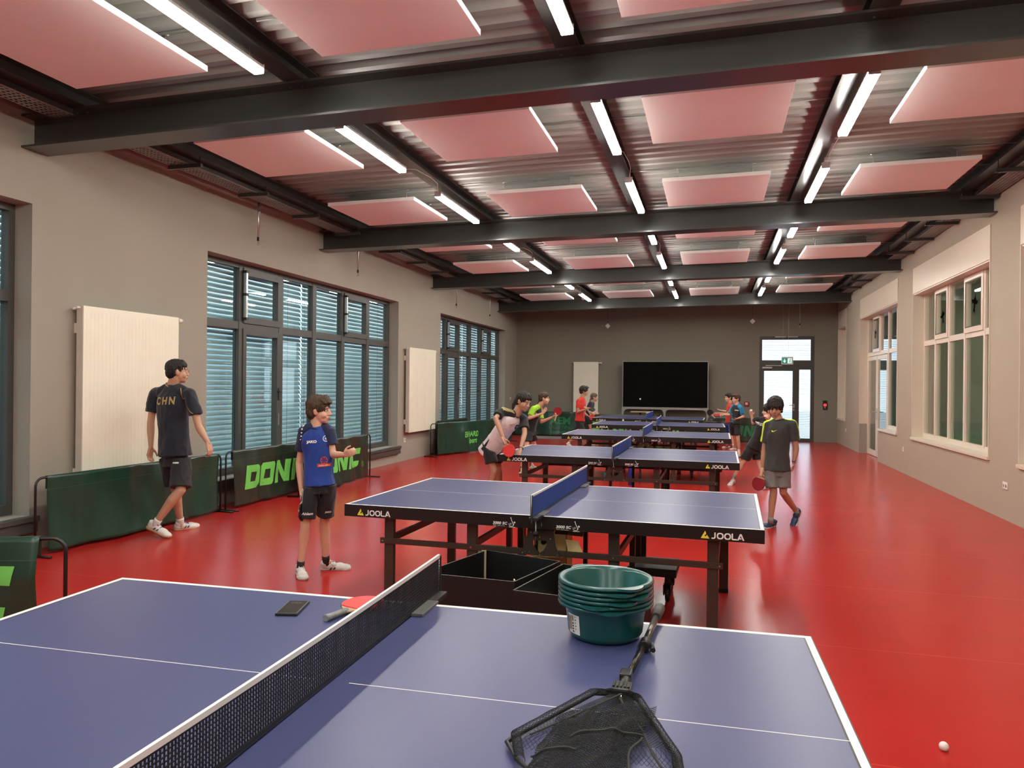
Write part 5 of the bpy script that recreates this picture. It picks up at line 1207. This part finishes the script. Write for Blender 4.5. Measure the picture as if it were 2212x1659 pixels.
def person(key, label, k, hs, skin, hair, shirt, shorts, shoes, sock, sleeve=None, w_=1., vox=.0075, hairm=None, collar=None, curlL=35, curlR=35, palmL=None, palmR=None, thumbL=None, thumbR=None, sleeve_frac=.60, grip=(), raglan=False, shortlen=1., footk=1.08, dy=0):
    J = {a: (Vector(v) if isinstance(v, list) else v) for a, v in PEOPLE[key].items()}
    base = (J['hL']+J['hR']+J['oL']+J['oR'])/4; base.z = 0
    t = thing('person', label, 'person', tuple(base))
    A = (J['neck']-J['hip']).normalized(); F0 = J['front']; F0 = (F0-A*F0.dot(A)).normalized(); Rt = F0.cross(A)
    F = J['F'].normalized(); U = J['U']; U = (U-F*U.dot(F)).normalized(); Rh = F.cross(U); C = J['head']; h = hs
    HP = lambda r, f, u: C+Rh*(r*h)+F*(f*h)+U*(u*h)
    hipc = J['hip']; hJ = {'L': hipc-Rt*.085*k, 'R': hipc+Rt*.085*k}
    TL = (J['neck']-hipc).length; SP = lambda s: hipc+A*(TL*s)-F0*(.015*k*math.sin(math.pi*min(1, max(0, s))))
    b = MB(); ax = (Rh, F, U)
    # head
    ell(b, HP(0, -.012, .030), ax, (.073*h, .092*h, .084*h)); ell(b, HP(0, .016, -.022), ax, (.063*h, .066*h, .078*h)); ell(b, HP(0, .034, -.072), ax, (.046*h, .044*h, .034*h))
    ell(b, HP(0, .058, -.092), ax, (.020*h, .017*h, .016*h)); cap(b, HP(-.032, .071, .026), HP(.032, .071, .026), .012*h, .012*h)
    for s in (-1, 1): ell(b, HP(s*.038, .050, -.034), ax, (.024*h, .026*h, .028*h)); ell(b, HP(s*.012, .090, -.030), ax, (.009*h, .010*h, .008*h)); ell(b, HP(s*.073, -.010, -.006), (Rh, F, U), (.009*h, .020*h, .031*h)); ell(b, HP(s*.078, -.015, .006), (Rh, F, U), (.008*h, .015*h, .018*h))
    cap(b, HP(0, .080, .010), HP(0, .097, -.025), .0080*h, .0112*h); ell(b, HP(0, .074, -.058), ax, (.026*h, .016*h, .017*h))
    nk = .050*k+.0075
    cap(b, HP(0, -.020, -.055), J['neck'], nk*1.05, nk*1.12); cap(b, J['neck'], SP(.84), nk*1.10, .050*k, fx=1.)
    cap(b, J['sL'].lerp(J['sR'], .15)-A*.015*k, J['sL'].lerp(J['sR'], .85)-A*.015*k, .036*k, .036*k)
    for s in 'LR': cap(b, SP(.93), J['s'+s], .034*k, .040*k)
    loft(b, [(SP(-.05), Rt, F0, .105*k*w_, .078*k), (SP(.3), Rt, F0, .108*k*w_, .08*k), (SP(.7), Rt, F0, .110*k*w_, .075*k), (SP(.86), Rt, F0, .07*k*w_, .05*k)])
    for s in 'LR':
        S, E, W = J['s'+s], J['e'+s], J['w'+s]
        cap(b, S, E, .041*k, .036*k); m_ = E.lerp(W, .28); cap(b, E, m_, .037*k, .038*k); cap(b, m_, W, .038*k, .0235*k)
        tip = J['t'+s]; sgn = 1 if s == 'R' else -1
        N = (palmR if s == 'R' else palmL); N = Vector(N) if N else (-Rt*sgn)
        th = (thumbR if s == 'R' else thumbL); th = Vector(th) if th else F0
        hand(b, W, tip, N, th, k*1.02, curlR if s == 'R' else curlL)
        Kn, An = J['k'+s], J['a'+s]
        cap(b, hJ[s]-Vector((0, 0, .03*k)), Kn, .068*k, .050*k); mc = Kn.lerp(An, .30)-F0*.012*k; cap(b, Kn, mc, .050*k, .052*k); cap(b, mc, An, .052*k, .032*k)
        ell(b, Kn+F0*.018*k, (Rt, F0, Vector((0, 0, 1))), (.036*k, .030*k, .042*k))
        cap(b, An, (J['h'+s]*.55+J['o'+s]*.45)+Vector((0, 0, .03)), .032*k, .026*k)
    body, _ = fuse('body', b, vox, skin, t, 2)
    # eyes, brows, lips
    for s in (-1, 1):
        b = MB(); ell(b, HP(s*.031, .0728, .002), (Rh, F, U), (.0125*h, .0085*h, .0058*h)); ey = b.build('eye', M_eye, body, fix=False)
        b = MB(); ell(b, HP(s*.031, .0790, .002), (Rh, F, U), (.0058*h, .0030*h, .0052*h), 12); b.tube([HP(s*.018, .0785, .004), HP(s*.030, .0815, .0085), HP(s*.044, .0750, .005)], .0012*h, 6); b.build('iris', M_iris, body, fix=False)
        b = MB(); b.tube([HP(s*.016, .0825, .024), HP(s*.031, .0835, .0285), HP(s*.046, .0745, .025)], .0026*h, 6, radii=[.0020*h, .0027*h, .0015*h]); b.build('eyebrow', hair, body, fix=False)
    b = MB(); ell(b, HP(0, .0868, -.0560), ax, (.019*h, .0050*h, .0034*h)); ell(b, HP(0, .0862, -.0625), ax, (.016*h, .0050*h, .0040*h)); b.build('lips', M_lip, body, fix=False)
    # shirt
    hemt = (J['hem']-hipc.z)/max(A.z, .35); s0 = hemt/TL
    secs = [(s0, .168, .132), (s0+(.3-s0)*.5, .158, .121), (.34, .151, .114), (.56, .152, .114), (.74, .164, .116), (.86, .152, .102), (.94, .110, .082), (1.0, .070, .064)]
    b = MB(); loft(b, [(SP(s) if s > .02 else hipc+A*(TL*s), Rt, F0, a*k*w_, c*k*(.5+.5*w_), .92) for s, a, c in secs], 36)
    def sl_prims(b, s, r=1.):
        S, E = J['s'+s], J['e'+s]; e = S.lerp(E, sleeve_frac); d = (E-S).normalized(); x = d.orthogonal().normalized(); y = d.cross(x)
        if raglan: cap(b, SP(.985)+(Rt if s == 'R' else -Rt)*.055*k, S, .056*k*r, .064*k*r)
        else: cap(b, SP(.93)+(Rt if s == 'R' else -Rt)*.06*k, S, .062*k, .060*k); cap(b, SP(.99)+(Rt if s == 'R' else -Rt)*.035*k, S, .040*k, .056*k)
        loft(b, [(S-d*.01, x, y, .058*k*r, .058*k*r), (S.lerp(e, .3), x, y, .064*k*r, .064*k*r), (S.lerp(e, .65), x, y, .063*k*r, .063*k*r), (e, x, y, .067*k*r, .067*k*r)], 20)
    if not sleeve:
        for s in 'LR': sl_prims(b, s)
    sh, tree = fuse('shirt', b, vox*1.3, shirt, t, 4, folds(.0095*k, 12, len(key)))
    slt = {}
    if sleeve:
        for s in 'LR':
            b = MB(); sl_prims(b, s, 1.06); so_, slt[s] = fuse('sleeve', b, vox*1.3, sleeve, sh, 3, folds(.007*k, 14, 3))
    # collar ring
    b = MB(); nd = (HP(0, -.02, -.055)-J['neck']).normalized(); x = Rt; y = nd.cross(x).normalized(); x = y.cross(nd).normalized()
    ring = [J['neck']-nd*.006*k+x*(nk*1.32*math.cos(R_(a)))+y*(nk*1.22*math.sin(R_(a)))-F0*0 for a in range(0, 360, 15)]; ring = [p-nd*.010*k*max(0, (p-J['neck']).normalized().dot(F0)) for p in ring]
    b.tube(ring, .0085*k, 8, closed=True, flat=(1., .8)); b.build('collar', collar or sleeve or shirt, sh, fix=False)
    # shorts
    b = MB(); Z = Vector((0, 0, 1))
    loft(b, [(hipc+A*.09*k, Rt, F0, .124*k*w_, .088*k), (hipc+A*.02*k, Rt, F0, .138*k*w_, .104*k), (hipc-Z*.06*k, Rt, F0, .147*k*w_, .106*k)], 30)
    for s in 'LR':
        a0 = hJ[s]; kn = J['k'+s]; d = (kn-a0); tt = (a0.z-J['shem'])/max(.05, a0.z-kn.z); tt = min(max(tt, .45), 1.02); e = a0+d*tt*shortlen; dn = (d.normalized()*.7-Z*.3).normalized(); x = (Rt-dn*Rt.dot(dn)).normalized(); y = x.cross(dn)
        loft(b, [(a0+Z*.02*k, Rt, F0, .084*k*w_, .098*k), (a0.lerp(e, .4), x, y, .090*k*w_, .101*k), (a0.lerp(e, .75), x, y, .092*k*w_, .103*k), (e, x, y, .097*k*w_, .106*k)], 26)
    st, stree = fuse('shorts', b, vox*1.3, shorts, t, 3, folds(.008*k, 13, 2))
    # socks and shoes
    for s in 'LR':
        An = J['a'+s]; up = (J['k'+s]-An).normalized(); b = MB(); x = up.orthogonal().normalized(); y = up.cross(x)
        q_ = J['h'+s]*.74+J['o'+s]*.26; q_ = q_.lerp(An, .35); loft(b, [(q_, x, y, .036*k, .038*k), (q_.lerp(An, .6), x, y, .0375*k, .038*k), (An+up*.01*k, x, y, .0385*k, .0385*k), (An+up*sock[1]*k, x, y, .0400*k, .0400*k)], 18); b.build('sock', sock[0], t)
        shoe(t, J['h'+s], J['o'+s], An, k*footk, *shoes, vox=max(.0055, vox*.9))
    t_ = dict(t=t, tree=tree, shirt=sh, shorts=st, stree=stree, A=A, F0=F0, Rt=Rt, SP=SP, TL=TL, HP=HP, J=J, k=k, body=body, slt=slt, F=F, U=U, Rh=Rh, h=h, nk=nk, ax=ax)
    if hairm: hairm(t_, hair, vox)
    return t_
def strands(amp, sc, C, U, seed=0):
    def f(p, n):
        q = p-C; a = math.atan2(q.y, q.x); z = q.z
        return p+n*(amp*noise.noise(Vector((a*sc, z*18, seed)))+amp*.7*noise.noise(Vector((p.x*130, p.y*130, p.z*45+seed))))
    return f
def hair_fn(big=0., fringe=0, fr_low=.05, back=0., side=0., pony=None, bun=False, seed=1, swirl=0.):
    def f(P, hm, vox):
        HP, ax, h = P['HP'], P['ax'], P['h']; b = MB(); B_ = big
        ell(b, HP(0, -.020, .044), ax, ((.0795+B_)*h, (.0955+B_*.8)*h, (.0850+B_)*h)); ell(b, HP(0, -.052, -.004), ax, ((.070+B_*.7)*h, (.058+B_*.6)*h, (.070+back)*h))
        for s in (-1, 1): cap(b, HP(s*(.068+B_*.6), .012, .055), HP(s*(.074+B_*.5), .014, .010-side), .016*h, .008*h); cap(b, HP(s*.066, -.035, .04), HP(s*.068, -.045, -.03-side-back*.5), .022*h, .012*h)
        if fringe:
            for i in range(-fringe, fringe+1):
                x = i/fringe; rx = random.Random(i*7+seed)
                cap(b, HP(x*.052, .050-.02*x*x, .105+B_-.02*x*x), HP(x*.060+swirl+rx.uniform(-.006, .006), .092-.028*x*x+B_*.4, fr_low+.018+rx.uniform(-.008, .008)+.0), .022*h, .0085*h)
        else:
            for i in range(-4, 5): x = i/4; cap(b, HP(x*.048, .045-.02*x*x, .100-.02*x*x), HP(x*.054, .074-.022*x*x, .070-.012*abs(x)), .020*h, .012*h)
        if bun: ell(b, HP(.0, -.105, .045), ax, (.026*h, .026*h, .026*h))
        if pony:
            pts = [Vector(q) for q in pony]; pp = [HP(*q) for q in pts]
            for i in range(len(pp)-1): cap(b, pp[i], pp[i+1], (.026-.004*i)*h, (.022-.004*i)*h)
        fuse('hair', b, max(.005, vox*.85), hm, P['t'], 2, strands(.0075*h, 11, P['HP'](0, 0, 0), P['U'], seed))
    return f
M_white_up = mat('shoe_white', (.70, .68, .63), .55, var=.05, scale=30); M_gum = mat('shoe_gum_sole', (.50, .33, .18), .6, var=.06); M_navy = mat('shoe_navy', (.02, .03, .12), .5); M_sole_w = mat('shoe_sole_white', (.70, .69, .66), .55)
M_shoe_blue = mat('shoe_blue', (.015, .045, .11), .35, var=.3, scale=20); M_sole_k = mat('shoe_sole_dark', (.05, .05, .05), .6); M_shoe_pale = mat('shoe_pale', (.62, .58, .50), .6, var=.08, scale=30)
SW = (M_white_up, M_sole_w, M_blk_rub)
F_navy = fabric('shirt_dark_navy', (.006, .010, .022)); F_black = fabric('shorts_black', (.007, .007, .009)); F_gold = mat('gold_print', (.52, .36, .13), .4, metal=.2, var=.05)
def letters(P, s, size, org_s, u, mt, side=1, bold=.0, sx=1., shear=0., target=None, name='lettering', spc=1., off=.003):
    """side 1 = chest, -1 = back; org_s along the spine, u sideways to the reader's right"""
    X = -P['Rt']*side; org = P['SP'](org_s)+X*u; vf = text_mesh(s, size, bold, shear, sx, spc)
    return decal(name, vf, org, X, P['A'], mt, P['shirt'], target or P['tree'], off, maxlen=.015, reach=.3)
def poly_on(P, polys, org_s, u, mt, side=1, name='print', tgt=None, sc=1., parent=None):
    X = -P['Rt']*side; org = P['SP'](org_s)+X*u; vs, fs = poly_mesh(polys)
    return decal(name, ([(a*sc, c*sc) for a, c in vs], fs), org, X, P['A'], mt, parent or P['shirt'], tgt or P['tree'], .003, maxlen=.015, reach=.3)
def circle(r, n=24, cx=0, cy=0): return [(cx+r*math.cos(2*math.pi*i/n), cy+r*math.sin(2*math.pi*i/n)) for i in range(n)]
def sleeve_path(P, s, n=9, a=.985, frac=.6):
    J, k = P['J'], P['k']; S = J['s'+s]; e = S.lerp(J['e'+s], frac); st = P['SP'](a)+(P['Rt'] if s == 'R' else -P['Rt'])*.05*k
    pts = [st.lerp(S, i/3) for i in range(3)]+[S.lerp(e, i/(n-4)) for i in range(n-3)]; return pts
def shorts_text(P, s, leg, size, u, z_off, mt=None, shear=0., fwd=None):
    J = P['J']; org = J['hip'].lerp(J['k'+leg], .5); org = Vector((org.x, org.y, J['shem']+z_off)); Fd = fwd or P['F0']; X = Vector((0, 0, 1)).cross(Fd).normalized()
    # centre over the leg
    kk = J['k'+leg]; hj = J['hip']+(P['Rt'] if leg == 'R' else -P['Rt'])*.085*P['k']; tt = (hj.z-org.z)/max(.05, hj.z-kk.z); c = hj.lerp(kk, tt); org = Vector((c.x, c.y, org.z))+X*u
    decal('lettering', text_mesh(s, size, .0008, shear, 1.1), org, X, (0, 0, 1), mt or M_print, P['shorts'], P['stree'], .003, maxlen=.02, reach=.3)
# ---- 1 man in the dark navy shirt
P = person('man', 'man walking away in a dark navy shirt lettered CHN and black shorts', 1.0, 1.06, M_skin_c, M_hair_black, F_navy, F_black, (M_white_up, M_gum, M_navy), (M_sock_white, .03), w_=1.10, vox=.0065, hairm=hair_fn(big=.002, seed=2), collar=F_gold, curlL=30, curlR=42, sleeve_frac=.62)
for q_, u_ in (('C', -.090), ('H', .002), ('N', .090)): letters(P, q_, .105, .79, u_, F_gold, -1, .004, .85)
S = P['J']['sR']; E = P['J']['eR']; B_ = -P['F0']
pts = [P['SP'](.955)+P['Rt']*.165, P['SP'](.90)+P['Rt']*.180, P['SP'](.83)+P['Rt']*.185, P['SP'](.76)+P['Rt']*.190, S.lerp(E, .40)-P['Rt']*.02, S.lerp(E, .50), S.lerp(E, .59)+P['Rt']*.03]
ribbon(P['tree'], pts, [B_]*len(pts), [P['Rt']*.010 if i < 4 else P['A']*.010 for i in range(len(pts))], F_gold, 'piping', P['shirt'], .004)
poly_on(P, [[[(-.03, -.006), (.03, -.006), (.03, .006), (-.03, .006)]]], -.02, .11, M_print, -1, 'pocket_label', P['stree'], 1.2, P['shorts'])
b = MB()
for s in (-1, 1): b.tube([P['HP'](s*.033+.020*math.cos(R_(a)), .098, .002+.017*math.sin(R_(a))) for a in range(0, 360, 20)], .0013, 6, closed=True); b.tube([P['HP'](s*.053, .097, .004), P['HP'](s*.076, .03, .006), P['HP'](s*.080, -.01, .004)], .0012, 6)
b.tube([P['HP'](-.013, .099, .004), P['HP'](.013, .099, .004)], .0012, 6); b.build('glasses', mat('glasses_frame', (.30, .27, .22), .3, metal=.8), P['t'], fix=False)
# ---- 2 boy in the blue shirt
F_blue = fabric('shirt_blue', (.006, .040, .26)); F_bnavy = fabric('shirt_navy', (.005, .012, .055)); M_badge = mat('badge_red', (.55, .06, .03), .5)
P = person('blue', 'boy in a blue shirt with navy sleeves standing left of the second table', .80, .97, M_skin_a, M_hair_brown, F_blue, fabric('shorts_dark', (.008, .009, .013)), (M_white_up, M_sole_w, M_blk_rub), (M_sock_black, .055), footk=1.22, sleeve=F_bnavy, w_=.95, vox=.0055, hairm=hair_fn(big=.012, fringe=5, fr_low=.052, seed=4, swirl=.006, back=.012), collar=F_bnavy, curlL=50, curlR=70, raglan=True, thumbR=(.2, -.9, 0), palmR=(.95, .3, 0), palmL=(-.6, .3, .8), thumbL=(0, -.3, .9))
letters(P, 'JAKO', .027, .76, -.045, M_print, 1, .0014, 1.2)
poly_on(P, [[circle(.026), circle(.019)[::-1]], [circle(.010)]], .80, .068, mat('crest_pale', (.55, .68, .85), .5), 1, 'crest')
poly_on(P, [[circle(.030, 28), circle(.024, 28)[::-1]]]+[[[(.006*math.cos(R_(a)), .006*math.sin(R_(a))), (.024*math.cos(R_(a+18)), .024*math.sin(R_(a+18))), (.024*math.cos(R_(a+38)), .024*math.sin(R_(a+38)))]] for a in range(0, 360, 60)], .45, .045, M_badge, 1, 'sponsor_print')
poly_on(P, [[[(-.055, -.014), (.055, -.014), (.055, .014), (-.055, .014)]]], .37, .045, M_badge, 1, 'sponsor_bar')
letters(P, 'andro-online', .018, .37, .045, M_print, 1, .0004, .90, off=.006)
for i, sz in enumerate((.0105, .009, .008, .007, .006)):
    q = sleeve_path(P, 'R', 12)[4+i] if i < 5 else None; d = (P['F0']*.7+Vector((0, 0, .35))+P['Rt']*.5).normalized(); q2 = P['J']['sR'].lerp(P['J']['eR'], -.16+.11*i)+P['F0']*.02
    hh = P['slt']['R'].ray_cast(q2+d*.2, -d, .4)
    if hh[0] is not None:
        b = MB(); x = d.orthogonal().normalized(); y = d.cross(x); c = hh[0]+d*.0015; b.add([c+x*sz*math.cos(2*math.pi*a/12)+y*sz*math.sin(2*math.pi*a/12) for a in range(12)], [tuple(range(12))]); b.build('dot', M_print, P['shirt'], fix=False)
shorts_text(P, 'Ahlem', 'R', .030, .0, .045, shear=.3); shorts_text(P, 'JAKO', 'L', .018, .02, .045)
ribbon(P['stree'], [P['J']['hip']+P['Rt']*.11*P['k']+Vector((0, 0, z)) for z in (.0, -.04, -.08, -.12)], [(P['F0']+P['Rt']*.9)]*4, [P['F0']*.008]*4, M_print, 'side_stripe', P['shorts'])
b = MB(); b.tube([P['SP'](-.04)+P['F0']*.105, P['SP'](-.11)+P['F0']*.112+P['Rt']*.01, P['SP'](-.17)+P['F0']*.11], .0025, 6); b.build('drawstring', M_dark, P['shorts'], fix=False)
make_bat('black bat hanging in the hand of the boy in blue', frame((-3.225, 5.405, .545), (.04, -.12, -1), (.96, .16, .02)), M_blk_rub, M_red_rub, M_ply)
# ---- 3 boy in dark grey
F_grey = fabric('shirt_charcoal', (.034, .036, .034)); F_neon = mat('neon_yellow', (.62, .85, .03), .5, var=.02); F_hgrey = fabric('shorts_heather', (.17, .165, .155), var=.2)
P = person('grey', 'boy in a charcoal shirt with neon shoulder stripes and grey shorts, right of the tables', .82, .97, M_skin_b, M_hair_dark, F_grey, F_hgrey, (M_shoe_blue, M_sole_w, M_navy), (M_sock_grey, .065), footk=1.15, w_=1.06, vox=.006, hairm=hair_fn(big=.017, fringe=6, fr_low=.028, side=.022, seed=7, swirl=-.008, back=.01), curlL=45, curlR=70, palmR=(1, .2, 0), thumbR=(0, -1, 0), palmL=(-1, 0, 0), thumbL=(0, -1, 0), sleeve_frac=.66)
for s in 'LR':
    pts = sleeve_path(P, s, 10, frac=.655); sg = (P['Rt'] if s == 'R' else -P['Rt'])
    ribbon(P['tree'], pts, [(Vector((0, 0, 1))+P['F0']*.35)]*3+[(Vector((0, 0, .65))+sg*.6+P['F0']*.35)]*2+[(sg+P['F0']*.45)]*5, [P['F0']*.030]*10, F_neon, 'shoulder_stripe', P['shirt'])
poly_on(P, [[[(-.030, -.002), (-.022, -.014), (-.008, -.013), (.036, .012), (-.004, -.002), (-.014, -.003), (-.018, .006)]]], .80, -.060, F_neon, 1, 'chest_mark')
poly_on(P, [[[(-.018, -.002), (-.013, -.009), (-.004, -.008), (.022, .006), (-.004, -.002), (-.010, .003)]]], -.30, .10, M_print, 1, 'leg_mark', P['stree'], 1., P['shorts'])
def watch(P, s, m):
    W = P['J']['w'+s]; E = P['J']['e'+s]; d = (W-E).normalized(); x = d.orthogonal().normalized(); y = d.cross(x); k = P['k']; c = W-d*.012
    t = thing('wrist_watch', 'black wrist watch on the %s' % m, 'watch', tuple(c)); b = MB(); b.tube([c+(x*math.cos(R_(a))+y*math.sin(R_(a)))*.027*k for a in range(0, 360, 20)], .006, 8, closed=True, flat=(1.2, .5)); b.build('strap', M_dark, t)
    n = (P['F0']+(P['Rt'] if s == 'R' else -P['Rt'])*.4).normalized(); n = (n-d*n.dot(d)).normalized(); b = MB(); b.tube([c+n*.024*k, c+n*.036*k], .017*k, 16); b.build('case', M_dark, t)
    b = MB(); b.tube([c+n*.036*k, c+n*.0372*k], .012*k, 16); b.build('dial', M_galv, t)
watch(P, 'L', 'boy in the charcoal shirt')
make_bat('dark red bat held low by the boy in the charcoal shirt', frame((.510, 8.86, .500), (-.25, -.05, -1), (-.45, -.85, .1)), M_dred_rub, M_blk_rub, M_ply)
# ---- 4 player in white and black leaning on the third table
F_white = fabric('shirt_white', (.82, .74, .74)); F_blk = fabric('shirt_black', (.010, .010, .012)); M_yel = mat('stripe_yellow', (.72, .60, .22), .5)
P = person('white', 'player in a white and black shirt leaning on the corner of the third table', .84, .99, M_skin_c, M_hair_dark, F_white, F_black, SW, (M_sock_white, .05), sleeve=F_blk, w_=1.0, vox=.0065, hairm=hair_fn(big=.006, seed=9, pony=[(0, -.095, .02), (-.01, -.13, -.03), (0, -.135, -.09), (0, -.12, -.13)], bun=True), collar=F_blk, raglan=True, curlR=62, curlL=14, palmR=(.5, .8, 0), thumbR=(.8, -.5, -.3), palmL=(0, 0, -1), thumbL=(-.7, .3, 0), sleeve_frac=.68)
pts0 = sleeve_path(P, 'R', 8, frac=.35)
for j in range(3):
    o_ = (P['F0']*(.020-.020*j)); pts = [q+o_ for q in pts0[:5]]
    ribbon(P['slt']['R'], pts, [(Vector((0, 0, 1))+P['F0']*.6-Vector((0, .5, 0)))]*5, [P['F0']*.010]*5, M_yel, 'shoulder_stripe', P['shirt'])
for i in range(3): poly_on(P, [[[(-.022+.014*i, -.012), (-.012+.014*i, -.012), (-.012+.014*i+.006, .004+.008*i), (-.022+.014*i+.002, .010+.008*i)]]], .80, -.055, M_yel, 1, 'chest_mark')
poly_on(P, [[[(-.030, .036), (.030, .036), (.030, -.01), (0, -.045), (-.030, -.01)]]], .76, .060, M_dark, 1, 'crest')
letters(P, 'CAM', .020, .775, .060, M_print, 1, .001)
ribbon(P['tree'], [P['SP'](s)+P['Rt']*.12 for s in (-.08, .02, .12, .22)], [(P['Rt']+P['F0']*.5)]*4, [P['F0']*.045*q for q in (1.1, .9, .6, .2)], F_blk, 'side_panel', P['shirt'])
watch(P, 'L', 'player in white and black')
make_bat('bright red bat in the hand of the player in white', frame((-2.318, 8.46, .815), (.55, -.10, -.83), (-.05, -1, .05)), M_red_rub, M_blk_rub, M_ply)
# ---- 5 girl with lime sleeves
F_lime = fabric('shirt_lime', (.36, .72, .03)); 
P = person('lime', 'girl in a black shirt with lime sleeves holding up a dark red bat', .82, .98, M_skin_a, M_hair_brown, F_blk, F_black, (M_shoe_pale, M_sole_w, M_blk_rub), (M_sock_black, .04), sleeve=F_lime, w_=.95, vox=.0075, hairm=hair_fn(big=.003, seed=11, pony=[(0, -.07, -.03), (0, -.095, -.09), (0, -.10, -.15)]), raglan=True, curlR=10, curlL=60, palmR=(.7, -.3, .3), thumbR=(-.3, 0, 1), palmL=(0, -.3, 1), thumbL=(.2, -.8, 0), sleeve_frac=.72, dy=0)
poly_on(P, [[[(-.05, -.05), (-.02, .02), (-.04, .05), (0, .03), (.03, .06), (.02, .01), (.05, -.03), (0, -.02)]]], .70, -.10, mat('print_grey', (.35, .36, .32), .6), 1, 'graphic')
make_bat('dark red bat raised by the girl with lime sleeves', frame((-2.752, 13.40, 1.105), (.30, 0, .95), (.1, -1, .25)), M_dred_rub, M_blk_rub, M_ply)
# ---- 6 boy in red on the left
F_red = fabric('shirt_red', (.62, .030, .014))
P = person('redl', 'curly-haired boy in a bright red shirt at the left end of the fifth table', .86, .98, M_skin_c, M_hair_dark, F_red, F_black, (M_white_up, M_sole_w, M_blk_rub), (M_sock_white, .08), w_=1.0, vox=.009, hairm=hair_fn(big=.014, fringe=4, fr_low=.07, seed=13), curlR=30, curlL=30, palmR=(0, .2, -1), thumbR=(0, -1, 0), palmL=(0, .3, 1), thumbL=(0, -.8, .3))
for j in range(6): ribbon(P['tree'], [P['SP'](.10+.04*j+.03*q)+P['F0']*(.02+.02*q)+P['Rt']*.05 for q in range(4)], [(P['Rt']+P['F0']*.6)]*4, [P['A']*.006]*4, mat('stripe_dark_red', (.30, .01, .008), .6), 'diagonal_stripe', P['shirt'])
make_bat('black bat held by the boy in red at the left', frame((-2.663, 16.8, 1.04), (.9, 0, -.25), (.15, -.5, .85)), M_blk_rub, M_red_rub, M_ply)
# ---- 7 girl in dark purple
P = person('purple', 'girl in a dark purple shirt crouching behind the boy in red', .78, .95, M_skin_a, M_hair_lbrown, fabric('shirt_purple', (.030, .022, .050)), F_black, SW, (M_sock_black, .05), w_=.95, vox=.010, hairm=hair_fn(big=.005, seed=15, pony=[(0, -.075, -.02), (0, -.105, -.07), (0, -.12, -.12)]), curlR=50, curlL=50)
make_bat('red bat in front of the girl in dark purple', frame((-3.08, 19.50, .745), (.5, 0, -.8), (-.1, -1, .1)), M_red_rub, M_blk_rub, M_ply)
# ---- 8 boy in red on the right
P = person('redr', 'boy in a red shirt and blue shorts at the far right, holding a black bat', .80, .95, M_skin_a, M_hair_dark, F_red, fabric('shorts_blue', (.010, .040, .20)), SW, (M_sock_white, .05), w_=.95, vox=.010, hairm=hair_fn(big=.006, fringe=4, fr_low=.06, seed=17), curlR=30, curlL=60, palmL=(0, 0, -1))
make_bat('black bat held out by the boy in red at the right', frame((-.065, 19.43, .925), (-.6, 0, .7), (-.1, -1, 0)), M_blk_rub, M_red_rub, M_ply)
# ---- 9 boy with blue sleeves
F_cyan = fabric('sleeve_blue', (.02, .22, .42))
P = person('cyan', 'boy in a black shirt with blue sleeves at the right end of the fifth table', .79, .95, M_skin_a, M_hair_brown, F_blk, F_black, SW, (M_sock_white, .05), sleeve=F_cyan, w_=1.0, vox=.009, hairm=hair_fn(big=.006, fringe=4, fr_low=.07, seed=19), curlR=50, curlL=35, raglan=True, sleeve_frac=.78)
letters(P, 'MARKE', .022, .74, .05, M_print, 1, .003, 1.2)
poly_on(P, [[stroke([(-.05, .10), (-.02, .06), (-.04, .02), (0, -.01), (-.02, -.06), (.03, -.09), (.07, -.08)], .010)], [stroke([(-.05, -.12), (0, -.10), (.05, -.13), (.08, -.17)], .008)]], .40, -.03, mat('print_blue', (.10, .35, .50), .5), 1, 'graphic')
make_bat('dark red bat held flat by the boy with blue sleeves', frame((.100, 17.93, .925), (-1, 0, -.05), (0, -.35, .9)), M_dred_rub, M_blk_rub, M_ply)
# ---- 10 player in black seen from behind
P = person('stras', 'player in black stretching for the ball, half hidden behind the boy in charcoal', .80, .96, M_skin_a, M_hair_dark, F_blk, F_black, SW, (M_sock_grey, .06), w_=1.05, vox=.0075, hairm=hair_fn(big=.014, seed=21, back=.03, side=.04, pony=[(0, -.07, -.03), (.0, -.09, -.09)]), curlL=25, curlR=40, palmL=(0, -1, .3), thumbL=(1, 0, .3), sleeve_frac=.5, collar=F_red)
letters(P, 'Y STRAS', .055, .80, -.105, M_print, -1, .002, .62)
ball('white ball tossed up before the big screen', (-1.804, 19.3, 1.244))
ball('white ball in flight above the fifth table', (-1.843, 15.9, .848))
ball('white ball held on the open hand of the player in black', (.595, 12.52, 1.205))
